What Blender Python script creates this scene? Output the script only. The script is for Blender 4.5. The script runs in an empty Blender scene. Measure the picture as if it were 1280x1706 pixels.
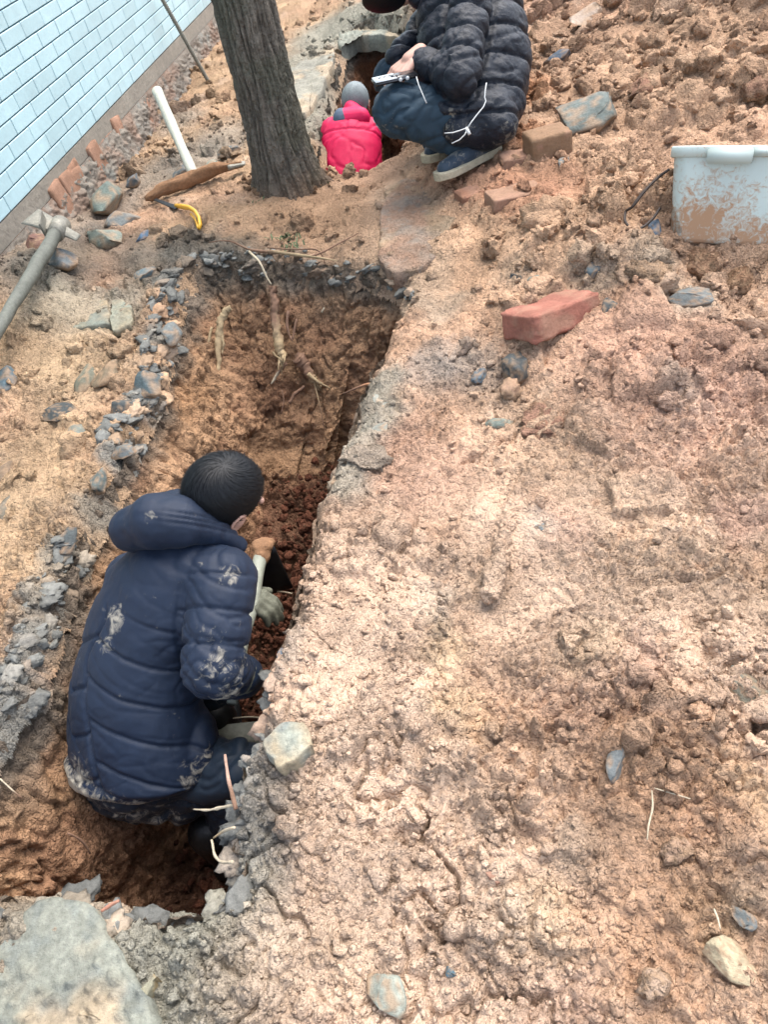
import bpy, bmesh, math, random
import numpy as np
from mathutils import Vector, Matrix
random.seed(7); RNG = np.random.default_rng(7)
SC = bpy.context.scene; COL = SC.collection
R_ = math.radians
# ------------------------------------------------------------------ camera, sky, sun
FPX = 1240.0; CW, CH = 1280, 1706; CAMZ = 1.35
PITCH, ROLL = R_(44.6963), R_(13.61488)
FW = np.array([0, math.cos(PITCH), -math.sin(PITCH)]); _r0 = np.array([1., 0, 0]); _u0 = np.cross(_r0, FW)
RT = math.cos(ROLL)*_r0 - math.sin(ROLL)*_u0; UP = math.cos(ROLL)*_u0 + math.sin(ROLL)*_r0
CAM = np.array([0, 0, CAMZ])
cd = bpy.data.cameras.new('camera'); cam = bpy.data.objects.new('camera', cd); COL.objects.link(cam)
cd.sensor_fit = 'AUTO'; cd.sensor_width = 36; cd.lens = 36*FPX/CH; cd.clip_start = 0.05; cd.clip_end = 200
M4 = Matrix(((RT[0], UP[0], -FW[0], 0), (RT[1], UP[1], -FW[1], 0), (RT[2], UP[2], -FW[2], CAMZ), (0, 0, 0, 1)))
cam.matrix_world = M4; SC.camera = cam
W = bpy.data.worlds.new('World'); SC.world = W; W.use_nodes = True
wn = W.node_tree.nodes; bg = wn['Background']; sky = wn.new('ShaderNodeTexSky'); sky.sky_type = 'NISHITA'
SUN_EL, SUN_AZ = R_(64), R_(48)     # azimuth clockwise from +Y
sky.sun_disc = False; sky.sun_elevation = SUN_EL; sky.sun_rotation = SUN_AZ; sky.air_density = 1.0; sky.dust_density = 2.5
hsv = wn.new('ShaderNodeHueSaturation'); hsv.inputs['Saturation'].default_value = .58; hsv.inputs['Value'].default_value = 1.05
W.node_tree.links.new(sky.outputs[0], hsv.inputs['Color']); W.node_tree.links.new(hsv.outputs[0], bg.inputs[0]); bg.inputs[1].default_value = 0.15
ld = bpy.data.lights.new('sun', 'SUN'); ld.energy = 1.3; ld.angle = R_(50); ld.color = (1.0, 0.93, 0.84)
lo = bpy.data.objects.new('sun', ld); COL.objects.link(lo)
sd = Vector((math.sin(SUN_AZ)*math.cos(SUN_EL), math.cos(SUN_AZ)*math.cos(SUN_EL), math.sin(SUN_EL)))
lo.rotation_euler = sd.to_track_quat('Z', 'Y').to_euler()
SC.view_settings.view_transform = 'Standard'; SC.view_settings.look = 'None'
SC.view_settings.exposure = 1.80; SC.view_settings.gamma = 1.0; SC.view_settings.use_curve_mapping = False
SC.render.engine = 'CYCLES'; SC.cycles.max_bounces = 5; SC.cycles.diffuse_bounces = 3; SC.cycles.use_denoising = True

# ------------------------------------------------------------------ view geometry used to survey the place
def ray(px, py): return FW + RT*(px-640)/FPX - UP*(py-853)/FPX
def PD(px, py, D): return CAM + ray(px, py)*D
def PZ(px, py, z=0.0):
    r = ray(px, py); return CAM + r*((z-CAMZ)/r[2])
def sst(a, b, x):
    t = np.clip((np.asarray(x, float)-a)/(b-a), 0, 1); return t*t*(3-2*t)
def hb(x, y):
    x = np.asarray(x, float); y = np.asarray(y, float)
    h = 0.15*sst(.30, 1.0, x)*sst(1.1, 2.1, y) + .42*sst(.95, 2.8, x)*sst(2.0, 4.2, y)
    h = h + .10*sst(4.5, 8, y)*sst(-1.0, 0.5, x) + .04*sst(.1, .5, x)*(1-sst(.6, 1.2, y))
    h = h - .05*np.exp(-((x-1.15)/.22)**2-((y-1.95)/.16)**2)
    h = h+.17*np.exp(-((x+1.25)/.24)**2-((y-3.1)/.55)**2)
    h = h+.05*np.exp(-((x+.35)/.35)**2-((y-3.45)/.3)**2)
    h = h + .10*np.exp(-((x-1.0)/.35)**2-((y-4.6)/.7)**2)
    return h
def hit(px, py):
    r = ray(px, py); t = np.arange(.6, 16, .01); p = CAM[None] + r[None]*t[:, None]
    d = p[:, 2]-hb(p[:, 0], p[:, 1]); k = np.argmax(d < 0)
    if d[k] >= 0: return PZ(px, py, 0)
    f = d[k-1]/(d[k-1]-d[k]); return p[k-1]+(p[k]-p[k-1])*f
def depth(p): return float((np.asarray(p)-CAM) @ FW)

# ------------------------------------------------------------------ noise
def _h(i, j, k, s):
    n = (i.astype(np.int64)*73856093) ^ (j.astype(np.int64)*19349663) ^ (k.astype(np.int64)*83492791) ^ (s*2654435)
    n = n & 0xffffffff; n = ((n ^ (n >> 16))*0x45d9f3b) & 0xffffffff; n = ((n ^ (n >> 16))*0x45d9f3b) & 0xffffffff
    return ((n ^ (n >> 16)) & 0xffffff)/float(0xffffff)
def vn(P, s=0):
    F = np.floor(P); f = P-F; f = f*f*(3-2*f); I = F.astype(np.int64); out = 0
    for a in (0, 1):
        wa = f[:, 0] if a else 1-f[:, 0]
        for b in (0, 1):
            wb = wa*(f[:, 1] if b else 1-f[:, 1])
            for c in (0, 1):
                out = out + wb*(f[:, 2] if c else 1-f[:, 2])*_h(I[:, 0]+a, I[:, 1]+b, I[:, 2]+c, s)
    return out*2-1
def vn2(P, s=0):
    F = np.floor(P[:, :2]); f = P[:, :2]-F; f = f*f*(3-2*f); I = F.astype(np.int64); z = np.zeros(len(P), np.int64); out = 0
    for a in (0, 1):
        wa = f[:, 0] if a else 1-f[:, 0]
        for b in (0, 1):
            out = out + wa*(f[:, 1] if b else 1-f[:, 1])*_h(I[:, 0]+a, I[:, 1]+b, z, s)
    return out*2-1
def fbm(P, freq, o=4, s=0, fn=vn, g=.5):
    r = 0; a = 1; t = 0
    for k in range(o):
        r = r + a*fn(P*freq+17.3*k, s+k); t += a; a *= g; freq *= 2.03
    return r/t
def wor(P, s=0, d3=False):
    F = np.floor(P).astype(np.int64); best = np.full(len(P), 9.); sec = np.full(len(P), 9.); idv = np.zeros(len(P))
    for a in (-1, 0, 1):
        for b in (-1, 0, 1):
            for c in ((-1, 0, 1) if d3 else (0,)):
                i, j, k = F[:, 0]+a, F[:, 1]+b, (F[:, 2]+c if d3 else np.zeros(len(P), np.int64))
                dx = i+_h(i, j, k, s+1)-P[:, 0]; dy = j+_h(i, j, k, s+2)-P[:, 1]
                d = dx*dx+dy*dy
                if d3: d = d+(k+_h(i, j, k, s+3)-P[:, 2])**2
                idv = np.where(d < best, _h(i, j, k, s+4), idv)
                sec = np.where(d < best, best, np.minimum(sec, d)); best = np.minimum(best, d)
    return np.sqrt(best), np.sqrt(sec), idv

_GT = np.array([[1,1,0],[-1,1,0],[1,-1,0],[-1,-1,0],[1,0,1],[-1,0,1],[1,0,-1],[-1,0,-1],[0,1,1],[0,-1,1],[0,1,-1],[0,-1,-1],[1,1,0],[-1,1,0],[0,-1,1],[0,-1,-1]], float)
def gn(P, s=0):
    F = np.floor(P); f = P-F; u = f*f*f*(f*(f*6-15)+10); I = F.astype(np.int64); out = 0
    for a in (0, 1):
        wa = u[:, 0] if a else 1-u[:, 0]
        for b in (0, 1):
            wb = wa*(u[:, 1] if b else 1-u[:, 1])
            for c in (0, 1):
                g = _GT[(_h(I[:, 0]+a, I[:, 1]+b, I[:, 2]+c, s)*15.999).astype(int)]
                out = out + wb*(u[:, 2] if c else 1-u[:, 2])*(g[:, 0]*(f[:, 0]-a)+g[:, 1]*(f[:, 1]-b)+g[:, 2]*(f[:, 2]-c))
    return out
def billow(P, freq, o=4, s=0, g=.55):
    r = 0; a = 1; t = 0
    for k in range(o):
        r = r+a*np.abs(gn(P*freq+11.7*k, s+k)); t += a; a *= g; freq *= 2.1
    return r/t*2.2
# ------------------------------------------------------------------ mesh helpers
def lin(r, g, b, k=1.0):
    f = lambda c: (c/255/12.92 if c/255 <= .04045 else ((c/255+.055)/1.055)**2.4)
    return np.array([f(r), f(g), f(b)])*k
def pydata(name, V, Fc, mat=None, parent=None, col=None, smooth=True, extra=None):
    me = bpy.data.meshes.new(name); V = np.asarray(V, np.float32)
    if isinstance(Fc, np.ndarray):
        n, k = Fc.shape
        me.vertices.add(len(V)); me.vertices.foreach_set('co', V.ravel())
        me.loops.add(n*k); me.loops.foreach_set('vertex_index', Fc.astype(np.int32).ravel())
        me.polygons.add(n); me.polygons.foreach_set('loop_start', np.arange(0, n*k, k, dtype=np.int32))
        me.polygons.foreach_set('loop_total', np.full(n, k, np.int32)); me.update(calc_edges=True); me.validate()
    else:
        me.from_pydata([tuple(v) for v in V.tolist()], [], Fc); me.update()
    if smooth: me.polygons.foreach_set('use_smooth', np.ones(len(me.polygons), bool))
    if col is not None: setcol(me, col)
    if extra is not None:
        for k, v in extra.items():
            a = me.attributes.new(k, 'FLOAT', 'POINT'); a.data.foreach_set('value', np.asarray(v, np.float32))
    if mat: me.materials.append(mat)
    o = bpy.data.objects.new(name, me); COL.objects.link(o)
    if parent: o.parent = parent
    return o
def setcol(me, col):
    a = me.attributes.new('Col', 'FLOAT_COLOR', 'POINT')
    c = np.ones((len(me.vertices), 4), np.float32); c[:, :3] = col; a.data.foreach_set('color', c.ravel())
def getv(me):
    v = np.empty(len(me.vertices)*3, np.float32); me.vertices.foreach_get('co', v); return v.reshape(-1, 3).astype(float)
def getn(me):
    v = np.empty(len(me.vertices)*3, np.float32); me.vertices.foreach_get('normal', v); return v.reshape(-1, 3).astype(float)
def setv(me, v): me.vertices.foreach_set('co', np.asarray(v, np.float32).ravel()); me.update()
def tag(o, label=None, cat=None, group=None, kind=None):
    if label: o['label'] = label
    if cat: o['category'] = cat
    if group: o['group'] = group
    if kind: o['kind'] = kind
    return o
def empty(name, loc, label, cat, group=None, rz=0):
    o = bpy.data.objects.new(name, None); o.empty_display_size = .05; COL.objects.link(o)
    o.location = [float(c) for c in loc]; o.rotation_euler[2] = rz
    return tag(o, label, cat, group)
def under(child, root):          # parent keeping the world position (root has no rotation or is evaluated by hand)
    child.parent = root; child.matrix_parent_inverse = Matrix.LocRotScale(root.location, root.rotation_euler, None).inverted(); return child
def nrm(v):
    v = np.asarray(v, float); return v/np.linalg.norm(v)

class MB:                          # collects primitives
    def __init__(s): s.V = []; s.F = []
    def add(s, V, F):
        n = len(s.V); s.V += [tuple(map(float, v)) for v in V]; s.F += [tuple(i+n for i in f) for f in F]
    def tube(s, pts, rad, n=10, cap=True, sq=1.0, ref=None):
        pts = [np.asarray(p, float) for p in pts]; m = len(pts)
        if not hasattr(rad, '__len__'): rad = [rad]*m
        rings = []; prev = None
        for i, p in enumerate(pts):
            t = nrm(pts[min(i+1, m-1)]-pts[max(i-1, 0)])
            if prev is None:
                a = np.asarray(ref, float) if ref is not None else (np.array([0, 0, 1.]) if abs(t[2]) < .9 else np.array([1., 0, 0]))
            else: a = prev
            u = nrm(a-t*(a@t)); v = np.cross(t, u); prev = u
            rings.append([p+rad[i]*(math.cos(2*math.pi*k/n)*u+sq*math.sin(2*math.pi*k/n)*v) for k in range(n)])
        V = [q for r in rings for q in r]; F = []
        for i in range(m-1):
            for k in range(n): F.append((i*n+k, i*n+(k+1) % n, (i+1)*n+(k+1) % n, (i+1)*n+k))
        if cap: F.append(tuple(range(n-1, -1, -1))); F.append(tuple((m-1)*n+k for k in range(n)))
        s.add(V, F)
    def cap(s, a, b, ra, rb=None, n=16):     # tapered capsule
        rb = ra if rb is None else rb; a = np.asarray(a, float); b = np.asarray(b, float)
        t = nrm(b-a) if np.linalg.norm(b-a) > 1e-6 else np.array([0, 0, 1.])
        pts, rad = [], []
        for k in range(6):
            th = math.pi/2*(1-k/5.0)*.98; pts.append(a-t*ra*math.sin(th)); rad.append(ra*math.cos(th))
        for k in range(6):
            th = math.pi/2*(k/5.0)*.98; pts.append(b+t*rb*math.sin(th)); rad.append(rb*math.cos(th))
        s.tube(pts, rad, n)
    def ell(s, c, ax, r, n=20):              # ellipsoid with axes ax (3 rows)
        ax = np.asarray(ax, float); c = np.asarray(c, float); V = []; F = []; m = n//2
        for i in range(1, m):
            ph = math.pi*i/m
            for k in range(n):
                a = 2*math.pi*k/n
                V.append(c+ax[0]*r[0]*math.sin(ph)*math.cos(a)+ax[1]*r[1]*math.sin(ph)*math.sin(a)+ax[2]*r[2]*math.cos(ph))
        for i in range(m-2):
            for k in range(n): F.append((i*n+k, (i+1)*n+k, (i+1)*n+(k+1) % n, i*n+(k+1) % n))
        V.append(c+ax[2]*r[2]); V.append(c-ax[2]*r[2]); t, b = len(V)-2, len(V)-1
        for k in range(n): F.append((t, k, (k+1) % n)); F.append((b, (m-2)*n+(k+1) % n, (m-2)*n+k))
        s.add(V, F)
    def loft(s, secs, n=28, dome=.6):        # secs: (centre, half width, half depth), u axis shared
        cs = [np.asarray(q[0], float) for q in secs]; U = s.u; V = []; rings = []
        full = []
        for i, q in enumerate(secs):
            t = nrm(cs[min(i+1, len(cs)-1)]-cs[max(i-1, 0)]); full.append((cs[i], q[1], q[2], t))
        c, a, b, t = full[0]; full = [(c-t*min(a, b)*dome*.92, a*.35, b*.35, t), (c-t*min(a, b)*dome*.6, a*.78, b*.78, t)]+full
        c, a, b, t = full[-1]; full += [(c+t*min(a, b)*dome*.6, a*.78, b*.78, t), (c+t*min(a, b)*dome*.92, a*.35, b*.35, t)]
        for c, a, b, t in full:
            u = nrm(U-t*(U@t)); v = np.cross(t, u)
            for k in range(n):
                th = 2*math.pi*k/n; V.append(c+u*a*math.cos(th)+v*b*math.sin(th))
        m = len(full); F = [(i*n+k, i*n+(k+1) % n, (i+1)*n+(k+1) % n, (i+1)*n+k) for i in range(m-1) for k in range(n)]
        F.append(tuple(range(n-1, -1, -1))); F.append(tuple((m-1)*n+k for k in range(n))); s.add(V, F)
    def box(s, c, ax, r):
        c = np.asarray(c, float); ax = np.asarray(ax, float)
        V = [c+ax[0]*r[0]*i+ax[1]*r[1]*j+ax[2]*r[2]*k for i in (-1, 1) for j in (-1, 1) for k in (-1, 1)]
        s.add(V, [(0, 1, 3, 2), (4, 6, 7, 5), (0, 4, 5, 1), (2, 3, 7, 6), (0, 2, 6, 4), (1, 5, 7, 3)])
    def mesh(s, name):
        me = bpy.data.meshes.new(name); me.from_pydata(s.V, [], s.F)
        bm = bmesh.new(); bm.from_mesh(me); bmesh.ops.recalc_face_normals(bm, faces=bm.faces); bm.to_mesh(me); bm.free(); me.update()
        return me
    def build(s, name, mat, parent=None, smooth=True, bevel=0, seg=2):
        me = s.mesh(name)
        if bevel:
            bm = bmesh.new(); bm.from_mesh(me)
            bmesh.ops.bevel(bm, geom=[e for e in bm.edges if e.calc_face_angle(0) > .5], offset=bevel, segments=seg, affect='EDGES', clamp_overlap=True); bm.to_mesh(me); bm.free()
        me.polygons.foreach_set('use_smooth', np.full(len(me.polygons), bool(smooth)))
        if mat: me.materials.append(mat)
        o = bpy.data.objects.new(name, me); COL.objects.link(o)
        if parent is not None: under(o, parent)
        return o
    def blob(s, name, mat, voxel, smooth=6, parent=None, disp=None):
        me0 = s.mesh(name+'_raw'); o0 = bpy.data.objects.new(name+'_raw', me0); COL.objects.link(o0)
        m = o0.modifiers.new('r', 'REMESH'); m.mode = 'VOXEL'; m.voxel_size = voxel
        if smooth: q = o0.modifiers.new('s', 'SMOOTH'); q.factor = .5; q.iterations = smooth
        dg = bpy.context.evaluated_depsgraph_get(); me = bpy.data.meshes.new_from_object(o0.evaluated_get(dg))
        bpy.data.objects.remove(o0); bpy.data.meshes.remove(me0); me.name = name
        if disp is not None:
            v, nn = getv(me), getn(me); d = disp(v, nn); setv(me, v+nn*d[:, None] if d.ndim == 1 else v+d)
        me.polygons.foreach_set('use_smooth', np.ones(len(me.polygons), bool))
        me.materials.clear()
        if mat: me.materials.append(mat)
        o = bpy.data.objects.new(name, me); COL.objects.link(o)
        if parent is not None: under(o, parent)
        return o

# ------------------------------------------------------------------ materials
def mat(name, base=None, rough=.8, spec=.3, attr=None, noise=(0, 0), bump=(), metal=0, mud=None, wet=None):
    """base colour or attribute, brightness variation noise=(scale, amount), bump=[(kind, scale, dist)], mud=(attribute, colour, scale)"""
    m = bpy.data.materials.new(name); m.use_nodes = True; nt = m.node_tree; N = nt.nodes; L = nt.links.new
    b = N['Principled BSDF']; b.inputs['Roughness'].default_value = rough; b.inputs['Specular IOR Level'].default_value = spec
    b.inputs['Metallic'].default_value = metal
    tc = N.new('ShaderNodeTexCoord')
    geo = N.new('ShaderNodeNewGeometry'); crd = geo.outputs['Position'] if noise[0] != 'o' else tc.outputs['Object']
    if attr: a = N.new('ShaderNodeAttribute'); a.attribute_name = attr; c = a.outputs['Color']
    else:
        a = N.new('ShaderNodeRGB'); a.outputs[0].default_value = (*base, 1); c = a.outputs[0]
    if noise[1]:
        for sc, am in (noise if isinstance(noise[0], tuple) else (noise,)):
            t = N.new('ShaderNodeTexNoise'); t.inputs['Scale'].default_value = sc; t.inputs['Detail'].default_value = 6; t.inputs['Roughness'].default_value = .65
            L(crd, t.inputs['Vector'])
            mr = N.new('ShaderNodeMapRange'); mr.inputs[1].default_value = .25; mr.inputs[2].default_value = .75
            mr.inputs[3].default_value = 1-am; mr.inputs[4].default_value = 1+am; L(t.outputs[0], mr.inputs[0])
            vm = N.new('ShaderNodeVectorMath'); vm.operation = 'SCALE'; L(c, vm.inputs[0]); L(mr.outputs[0], vm.inputs['Scale']); c = vm.outputs[0]
    if mud:
        a = N.new('ShaderNodeAttribute'); a.attribute_name = mud[0]
        t = N.new('ShaderNodeTexNoise'); t.inputs['Scale'].default_value = mud[2]; t.inputs['Detail'].default_value = 8; t.inputs['Roughness'].default_value = .7
        t.inputs['Distortion'].default_value = 1.0; L(crd, t.inputs['Vector'])
        ad = N.new('ShaderNodeMath'); ad.operation = 'ADD'; L(a.outputs['Fac'], ad.inputs[0]); L(t.outputs[0], ad.inputs[1])
        mr = N.new('ShaderNodeMapRange'); mr.inputs[1].default_value = .90; mr.inputs[2].default_value = 1.12; L(ad.outputs[0], mr.inputs[0])
        mx = N.new('ShaderNodeMix'); mx.data_type = 'RGBA'; L(mr.outputs[0], mx.inputs[0]); L(c, mx.inputs[6]); mx.inputs[7].default_value = (*mud[1], 1); c = mx.outputs[2]
        rr = N.new('ShaderNodeMapRange'); rr.inputs[3].default_value = rough; rr.inputs[4].default_value = .9; L(mr.outputs[0], rr.inputs[0]); L(rr.outputs[0], b.inputs['Roughness'])
    L(c, b.inputs['Base Color'])
    prev = None; fac_ = None
    if name == 'soil':       # smeared, smoother clay in places
        t = N.new('ShaderNodeTexNoise'); t.inputs['Scale'].default_value = 5; t.inputs['Detail'].default_value = 4; L(crd, t.inputs['Vector'])
        fm = N.new('ShaderNodeMapRange'); fm.inputs[1].default_value = .40; fm.inputs[2].default_value = .56; fm.inputs[3].default_value = .62; fm.inputs[4].default_value = 1.0; L(t.outputs[0], fm.inputs[0]); fac_ = fm.outputs[0]
    for kind, sc, dist in bump:
        if kind == 'n':
            t = N.new('ShaderNodeTexNoise'); t.inputs['Scale'].default_value = sc; t.inputs['Detail'].default_value = 5; t.inputs['Roughness'].default_value = .7; out = t.outputs[0]
        elif kind == 'v':
            t = N.new('ShaderNodeTexVoronoi'); t.inputs['Scale'].default_value = sc; out = t.outputs['Distance']
        if kind == 'w':      # crumbly cells: warped voronoi, rounded crumbs with sharp gaps
            nz_ = N.new('ShaderNodeTexNoise'); nz_.inputs['Scale'].default_value = sc*.6; nz_.inputs['Detail'].default_value = 3; L(crd, nz_.inputs['Vector'])
            sv = N.new('ShaderNodeVectorMath'); sv.operation = 'MULTIPLY_ADD'; sv.inputs[1].default_value = (1.3/sc,)*3; L(nz_.outputs['Color'], sv.inputs[0]); L(crd, sv.inputs[2])
            t = N.new('ShaderNodeTexVoronoi'); t.inputs['Scale'].default_value = sc; L(sv.outputs[0], t.inputs['Vector'])
            iv = N.new('ShaderNodeMapRange'); iv.inputs[1].default_value = .0; iv.inputs[2].default_value = .75; iv.inputs[3].default_value = 1; iv.inputs[4].default_value = 0; iv.interpolation_type = 'SMOOTHSTEP'; L(t.outputs['Distance'], iv.inputs[0]); out = iv.outputs[0]
        else: L(crd, t.inputs['Vector'])
        bp = N.new('ShaderNodeBump'); bp.inputs['Strength'].default_value = 1.0 if kind == 'n' else .8; bp.inputs['Distance'].default_value = abs(dist)
        bp.invert = dist < 0; L(out, bp.inputs['Height'])
        if fac_: L(fac_, bp.inputs['Strength'])
        if prev: L(prev, bp.inputs['Normal'])
        prev = bp.outputs[0]
    if prev: L(prev, b.inputs['Normal'])
    return m

K = .66      # photo tone -> surface reflectance
SOIL = mat('soil', attr='Col', rough=.92, spec=.14, noise=((9, .10), (55, .14), (260, .14)), bump=(('n', 45, .014), ('w', 75, .010), ('w', 190, .005), ('n', 420, .003)))
STONE = mat('stone', attr='Col', rough=.78, spec=.3, noise=((14, .25), (90, .35)), bump=(('n', 60, .006), ('n', 300, .002)))
FIRED = mat('fired_clay', attr='Col', rough=.85, spec=.2, noise=((20, .15), (120, .2)), bump=(('n', 90, .005), ('n', 400, .002)))
ROOTM = mat('root_wood', attr='Col', rough=.75, spec=.3, noise=((60, .25), (300, .2)), bump=(('n', 200, .003),))

# ------------------------------------------------------------------ plan of the two pits
def px2(pts, z=0): return [tuple(PZ(a, b, z)[:2]) for a, b in pts]
mouth = px2([(180, 1516), (280, 1530), (352, 1505), (374, 1440), (392, 1350), (398, 1290), (424, 1230), (444, 1170), (462, 1100), (480, 1040), (500, 930), (530, 850),
             (560, 770), (590, 690), (622, 620), (655, 555), (682, 500), (655, 455), (600, 440), (520, 436), (450, 430), (380, 430), (320, 440), (288, 490), (275, 560),
             (250, 640), (215, 720), (170, 810), (125, 900), (85, 980), (55, 1080), (22, 1180)]) + [(-.985, .96), (-1.05, .82), (-1.06, .70), (-.98, .62)] + px2([(10, 1493), (90, 1500)])
rear = px2([(528, 288), (580, 285), (632, 284), (660, 262), (700, 232), (745, 200), (730, 120), (690, 75), (650, 62), (600, 62), (572, 85), (560, 120), (545, 160), (535, 200), (526, 240)])
def smooth_closed(pts, n, it=2):
    P = np.array(pts)
    for _ in range(it):
        Q = np.roll(P, -1, 0); P = np.stack([.75*P+.25*Q, .25*P+.75*Q], 1).reshape(-1, 2)
    d = np.r_[0, np.cumsum(np.linalg.norm(np.roll(P, -1, 0)-P, axis=1))]; Pc = np.vstack([P, P[:1]])
    t = np.linspace(0, d[-1], n, endpoint=False); return np.stack([np.interp(t, d, Pc[:, 0]), np.interp(t, d, Pc[:, 1])], 1), d[-1]
def jag(C, amp, s):
    Nn = np.roll(C, -1, 0)-np.roll(C, 1, 0); Nn = np.stack([Nn[:, 1], -Nn[:, 0]], 1)/np.linalg.norm(Nn, axis=1)[:, None]
    P3 = np.c_[C, np.zeros(len(C))]
    a = fbm(P3, 9, 3, s)*amp + (wor(P3*22, s)[0]-.45)*amp*.55
    return C+Nn*a[:, None]
C1, L1 = smooth_closed(mouth, 1250); C1 = jag(C1, .030, 5)
C2, L2 = smooth_closed(rear, 420); C2 = jag(C2, .03, 9)
def area(C): return .5*np.sum(C[:, 0]*np.roll(C[:, 1], -1)-np.roll(C[:, 0], -1)*C[:, 1])
if area(C1) < 0: C1 = C1[::-1]
if area(C2) < 0: C2 = C2[::-1]
def sdf_grid(C, x0, x1, y0, y1, st):
    xs = np.arange(x0, x1, st); ys = np.arange(y0, y1, st); X, Y = np.meshgrid(xs, ys, indexing='ij'); p = np.c_[X.ravel(), Y.ravel()]
    c = C[::2]; b = np.roll(c, -1, 0); out = np.full(len(p), 9.); ins = np.zeros(len(p), bool)
    for i in range(len(c)):
        e = b[i]-c[i]; w = p-c[i]; t = np.clip((w@e)/(e@e+1e-12), 0, 1); d = w-t[:, None]*e; out = np.minimum(out, d[:, 0]**2+d[:, 1]**2)
        cr = (c[i, 1] > p[:, 1]) != (b[i, 1] > p[:, 1]); xi = c[i, 0]+(p[:, 1]-c[i, 1])*e[0]/(e[1]+1e-12); ins ^= cr & (p[:, 0] < xi)
    s = np.sqrt(out)*np.where(ins, -1, 1)
    return (xs, ys, s.reshape(X.shape))
G1 = sdf_grid(C1, -1.45, .75, .2, 3.5, .01); G2 = sdf_grid(C2, -.3, 1.6, 3.4, 6.6, .015)
def samp(G, x, y):
    xs, ys, S = G; st = xs[1]-xs[0]; u = (x-xs[0])/st; v = (y-ys[0])/st
    ok = (u > 0) & (u < len(xs)-1.01) & (v > 0) & (v < len(ys)-1.01); u = np.clip(u, 0, len(xs)-1.01); v = np.clip(v, 0, len(ys)-1.01)
    i = u.astype(int); j = v.astype(int); f = u-i; g = v-j
    r = S[i, j]*(1-f)*(1-g)+S[i+1, j]*f*(1-g)+S[i, j+1]*(1-f)*g+S[i+1, j+1]*f*g
    return np.where(ok, r, .5)
def sdist(x, y): return np.minimum(samp(G1, x, y), samp(G2, x, y))

# ------------------------------------------------------------------ soil colour: where each kind of earth lies
PAINT = []
def paint(pts, r, c, st=1.0):
    for a, b in pts: q = hit(a, b); PAINT.append((q[0], q[1], r*1.0, c, st))
def seg(pts, step):
    o = []
    for (a, b), (c, d) in zip(pts[:-1], pts[1:]):
        n = max(1, int(math.hypot(c-a, d-b)/step)); o += [(a+(c-a)*k/n, b+(d-b)*k/n) for k in range(n)]
    return o+[pts[-1]]
CLAY = lin(211, 171, 140, K); CLAY_L = lin(204, 170, 136, K); CREAM = lin(229, 198, 171, K); PINK = lin(216, 168, 146, K)
GREY = lin(156, 152, 142, K); GREYD = lin(104, 104, 98, K); GREEN = lin(172, 168, 152, K); YEL = lin(214, 186, 150, K); ORANGE = lin(186, 128, 88, K); BROWN = lin(150, 112, 88, K)
paint(seg([(0, 1240), (45, 1060), (95, 930), (150, 840), (200, 750), (238, 660), (262, 560), (270, 470)], 55), .055, GREY, 1.0)
paint(seg([(420, 1500), (430, 1400), (425, 1330), (440, 1260)], 45), .075, GREY, .95)
paint(seg([(340, 1560), (300, 1600), (250, 1560), (330, 1680), (400, 1600)], 60), .10, GREEN, .9)
paint(seg([(480, 1110), (500, 1020)], 45), .03, GREY, .6)
paint(seg([(575, 800), (600, 740), (625, 690), (640, 640)], 40), .08, GREEN, .8)
paint(seg([(680, 500), (720, 460), (740, 520)], 40), .09, GREEN, .6)
paint([(740, 600), (790, 620), (710, 620)], .09, lin(168, 160, 150, K), .5)
paint([(1150, 500), (1080, 440), (990, 460), (860, 460)], .08, GREEN, .6)
paint(seg([(300, 420), (420, 425), (560, 430), (660, 440)], 50), .10, GREYD, .85)
paint(seg([(30, 420), (120, 380), (200, 330), (270, 280), (380, 230), (300, 200)], 60), .17, GREY, .6)
paint([(150, 400), (220, 420), (250, 450), (110, 445), (60, 450)], .13, GREYD, .6)
paint([(140, 520), (200, 520), (80, 500)], .12, GREEN, .7)
paint(seg([(505, 200), (500, 120), (530, 70), (570, 40), (640, 25)], 30), .22, GREEN, .9)
paint([(600, 420), (680, 420), (670, 350)], .15, lin(178, 160, 140, K), .8)
paint([(450, 350), (550, 340), (500, 380), (560, 390)], .18, lin(184, 150, 120, K), .7)
paint([(120, 640), (60, 900), (100, 560), (40, 780), (150, 600)], .2, YEL, .35)
paint([(90, 1480), (30, 1600)], .1, GREEN, .6)
paint([(980, 1080), (890, 1520), (580, 1590), (1190, 1500), (740, 1060), (1220, 1340), (770, 1180)], .06, lin(228, 200, 142, K), .3)
paint([(930, 890), (1180, 1380), (940, 1690), (960, 1180), (1050, 1110), (1240, 870)], .07, lin(212, 166, 150, K), .35)
paint([(960, 1405), (640, 1640), (835, 1510), (900, 880), (1200, 1450), (640, 1500), (1130, 660), (720, 1000)], .05, lin(190, 186, 170, K), .45)
paint([(1080, 1260), (1150, 1280), (880, 1240), (1100, 1400), (1050, 1500), (1180, 1640), (850, 1100)], .13, lin(196, 156, 124, K), .45)
paint([(640, 1350), (600, 1250), (700, 1500), (560, 1650), (900, 1000), (600, 1000), (760, 1650)], .18, CREAM, .6)
paint([(1100, 730), (1050, 560), (1180, 600), (700, 780), (1240, 640), (1000, 620)], .14, PINK, .25)
paint([(1000, 300), (860, 380), (950, 330), (1080, 180), (1150, 90), (900, 130), (700, 420)], .30, lin(218, 180, 146, K), .5)
paint([(820, 310), (870, 330), (930, 300), (760, 290)], .12, lin(196, 140, 110, K), .5)
paint([(880, 150), (890, 230)], .1, ORANGE, .7)
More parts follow.
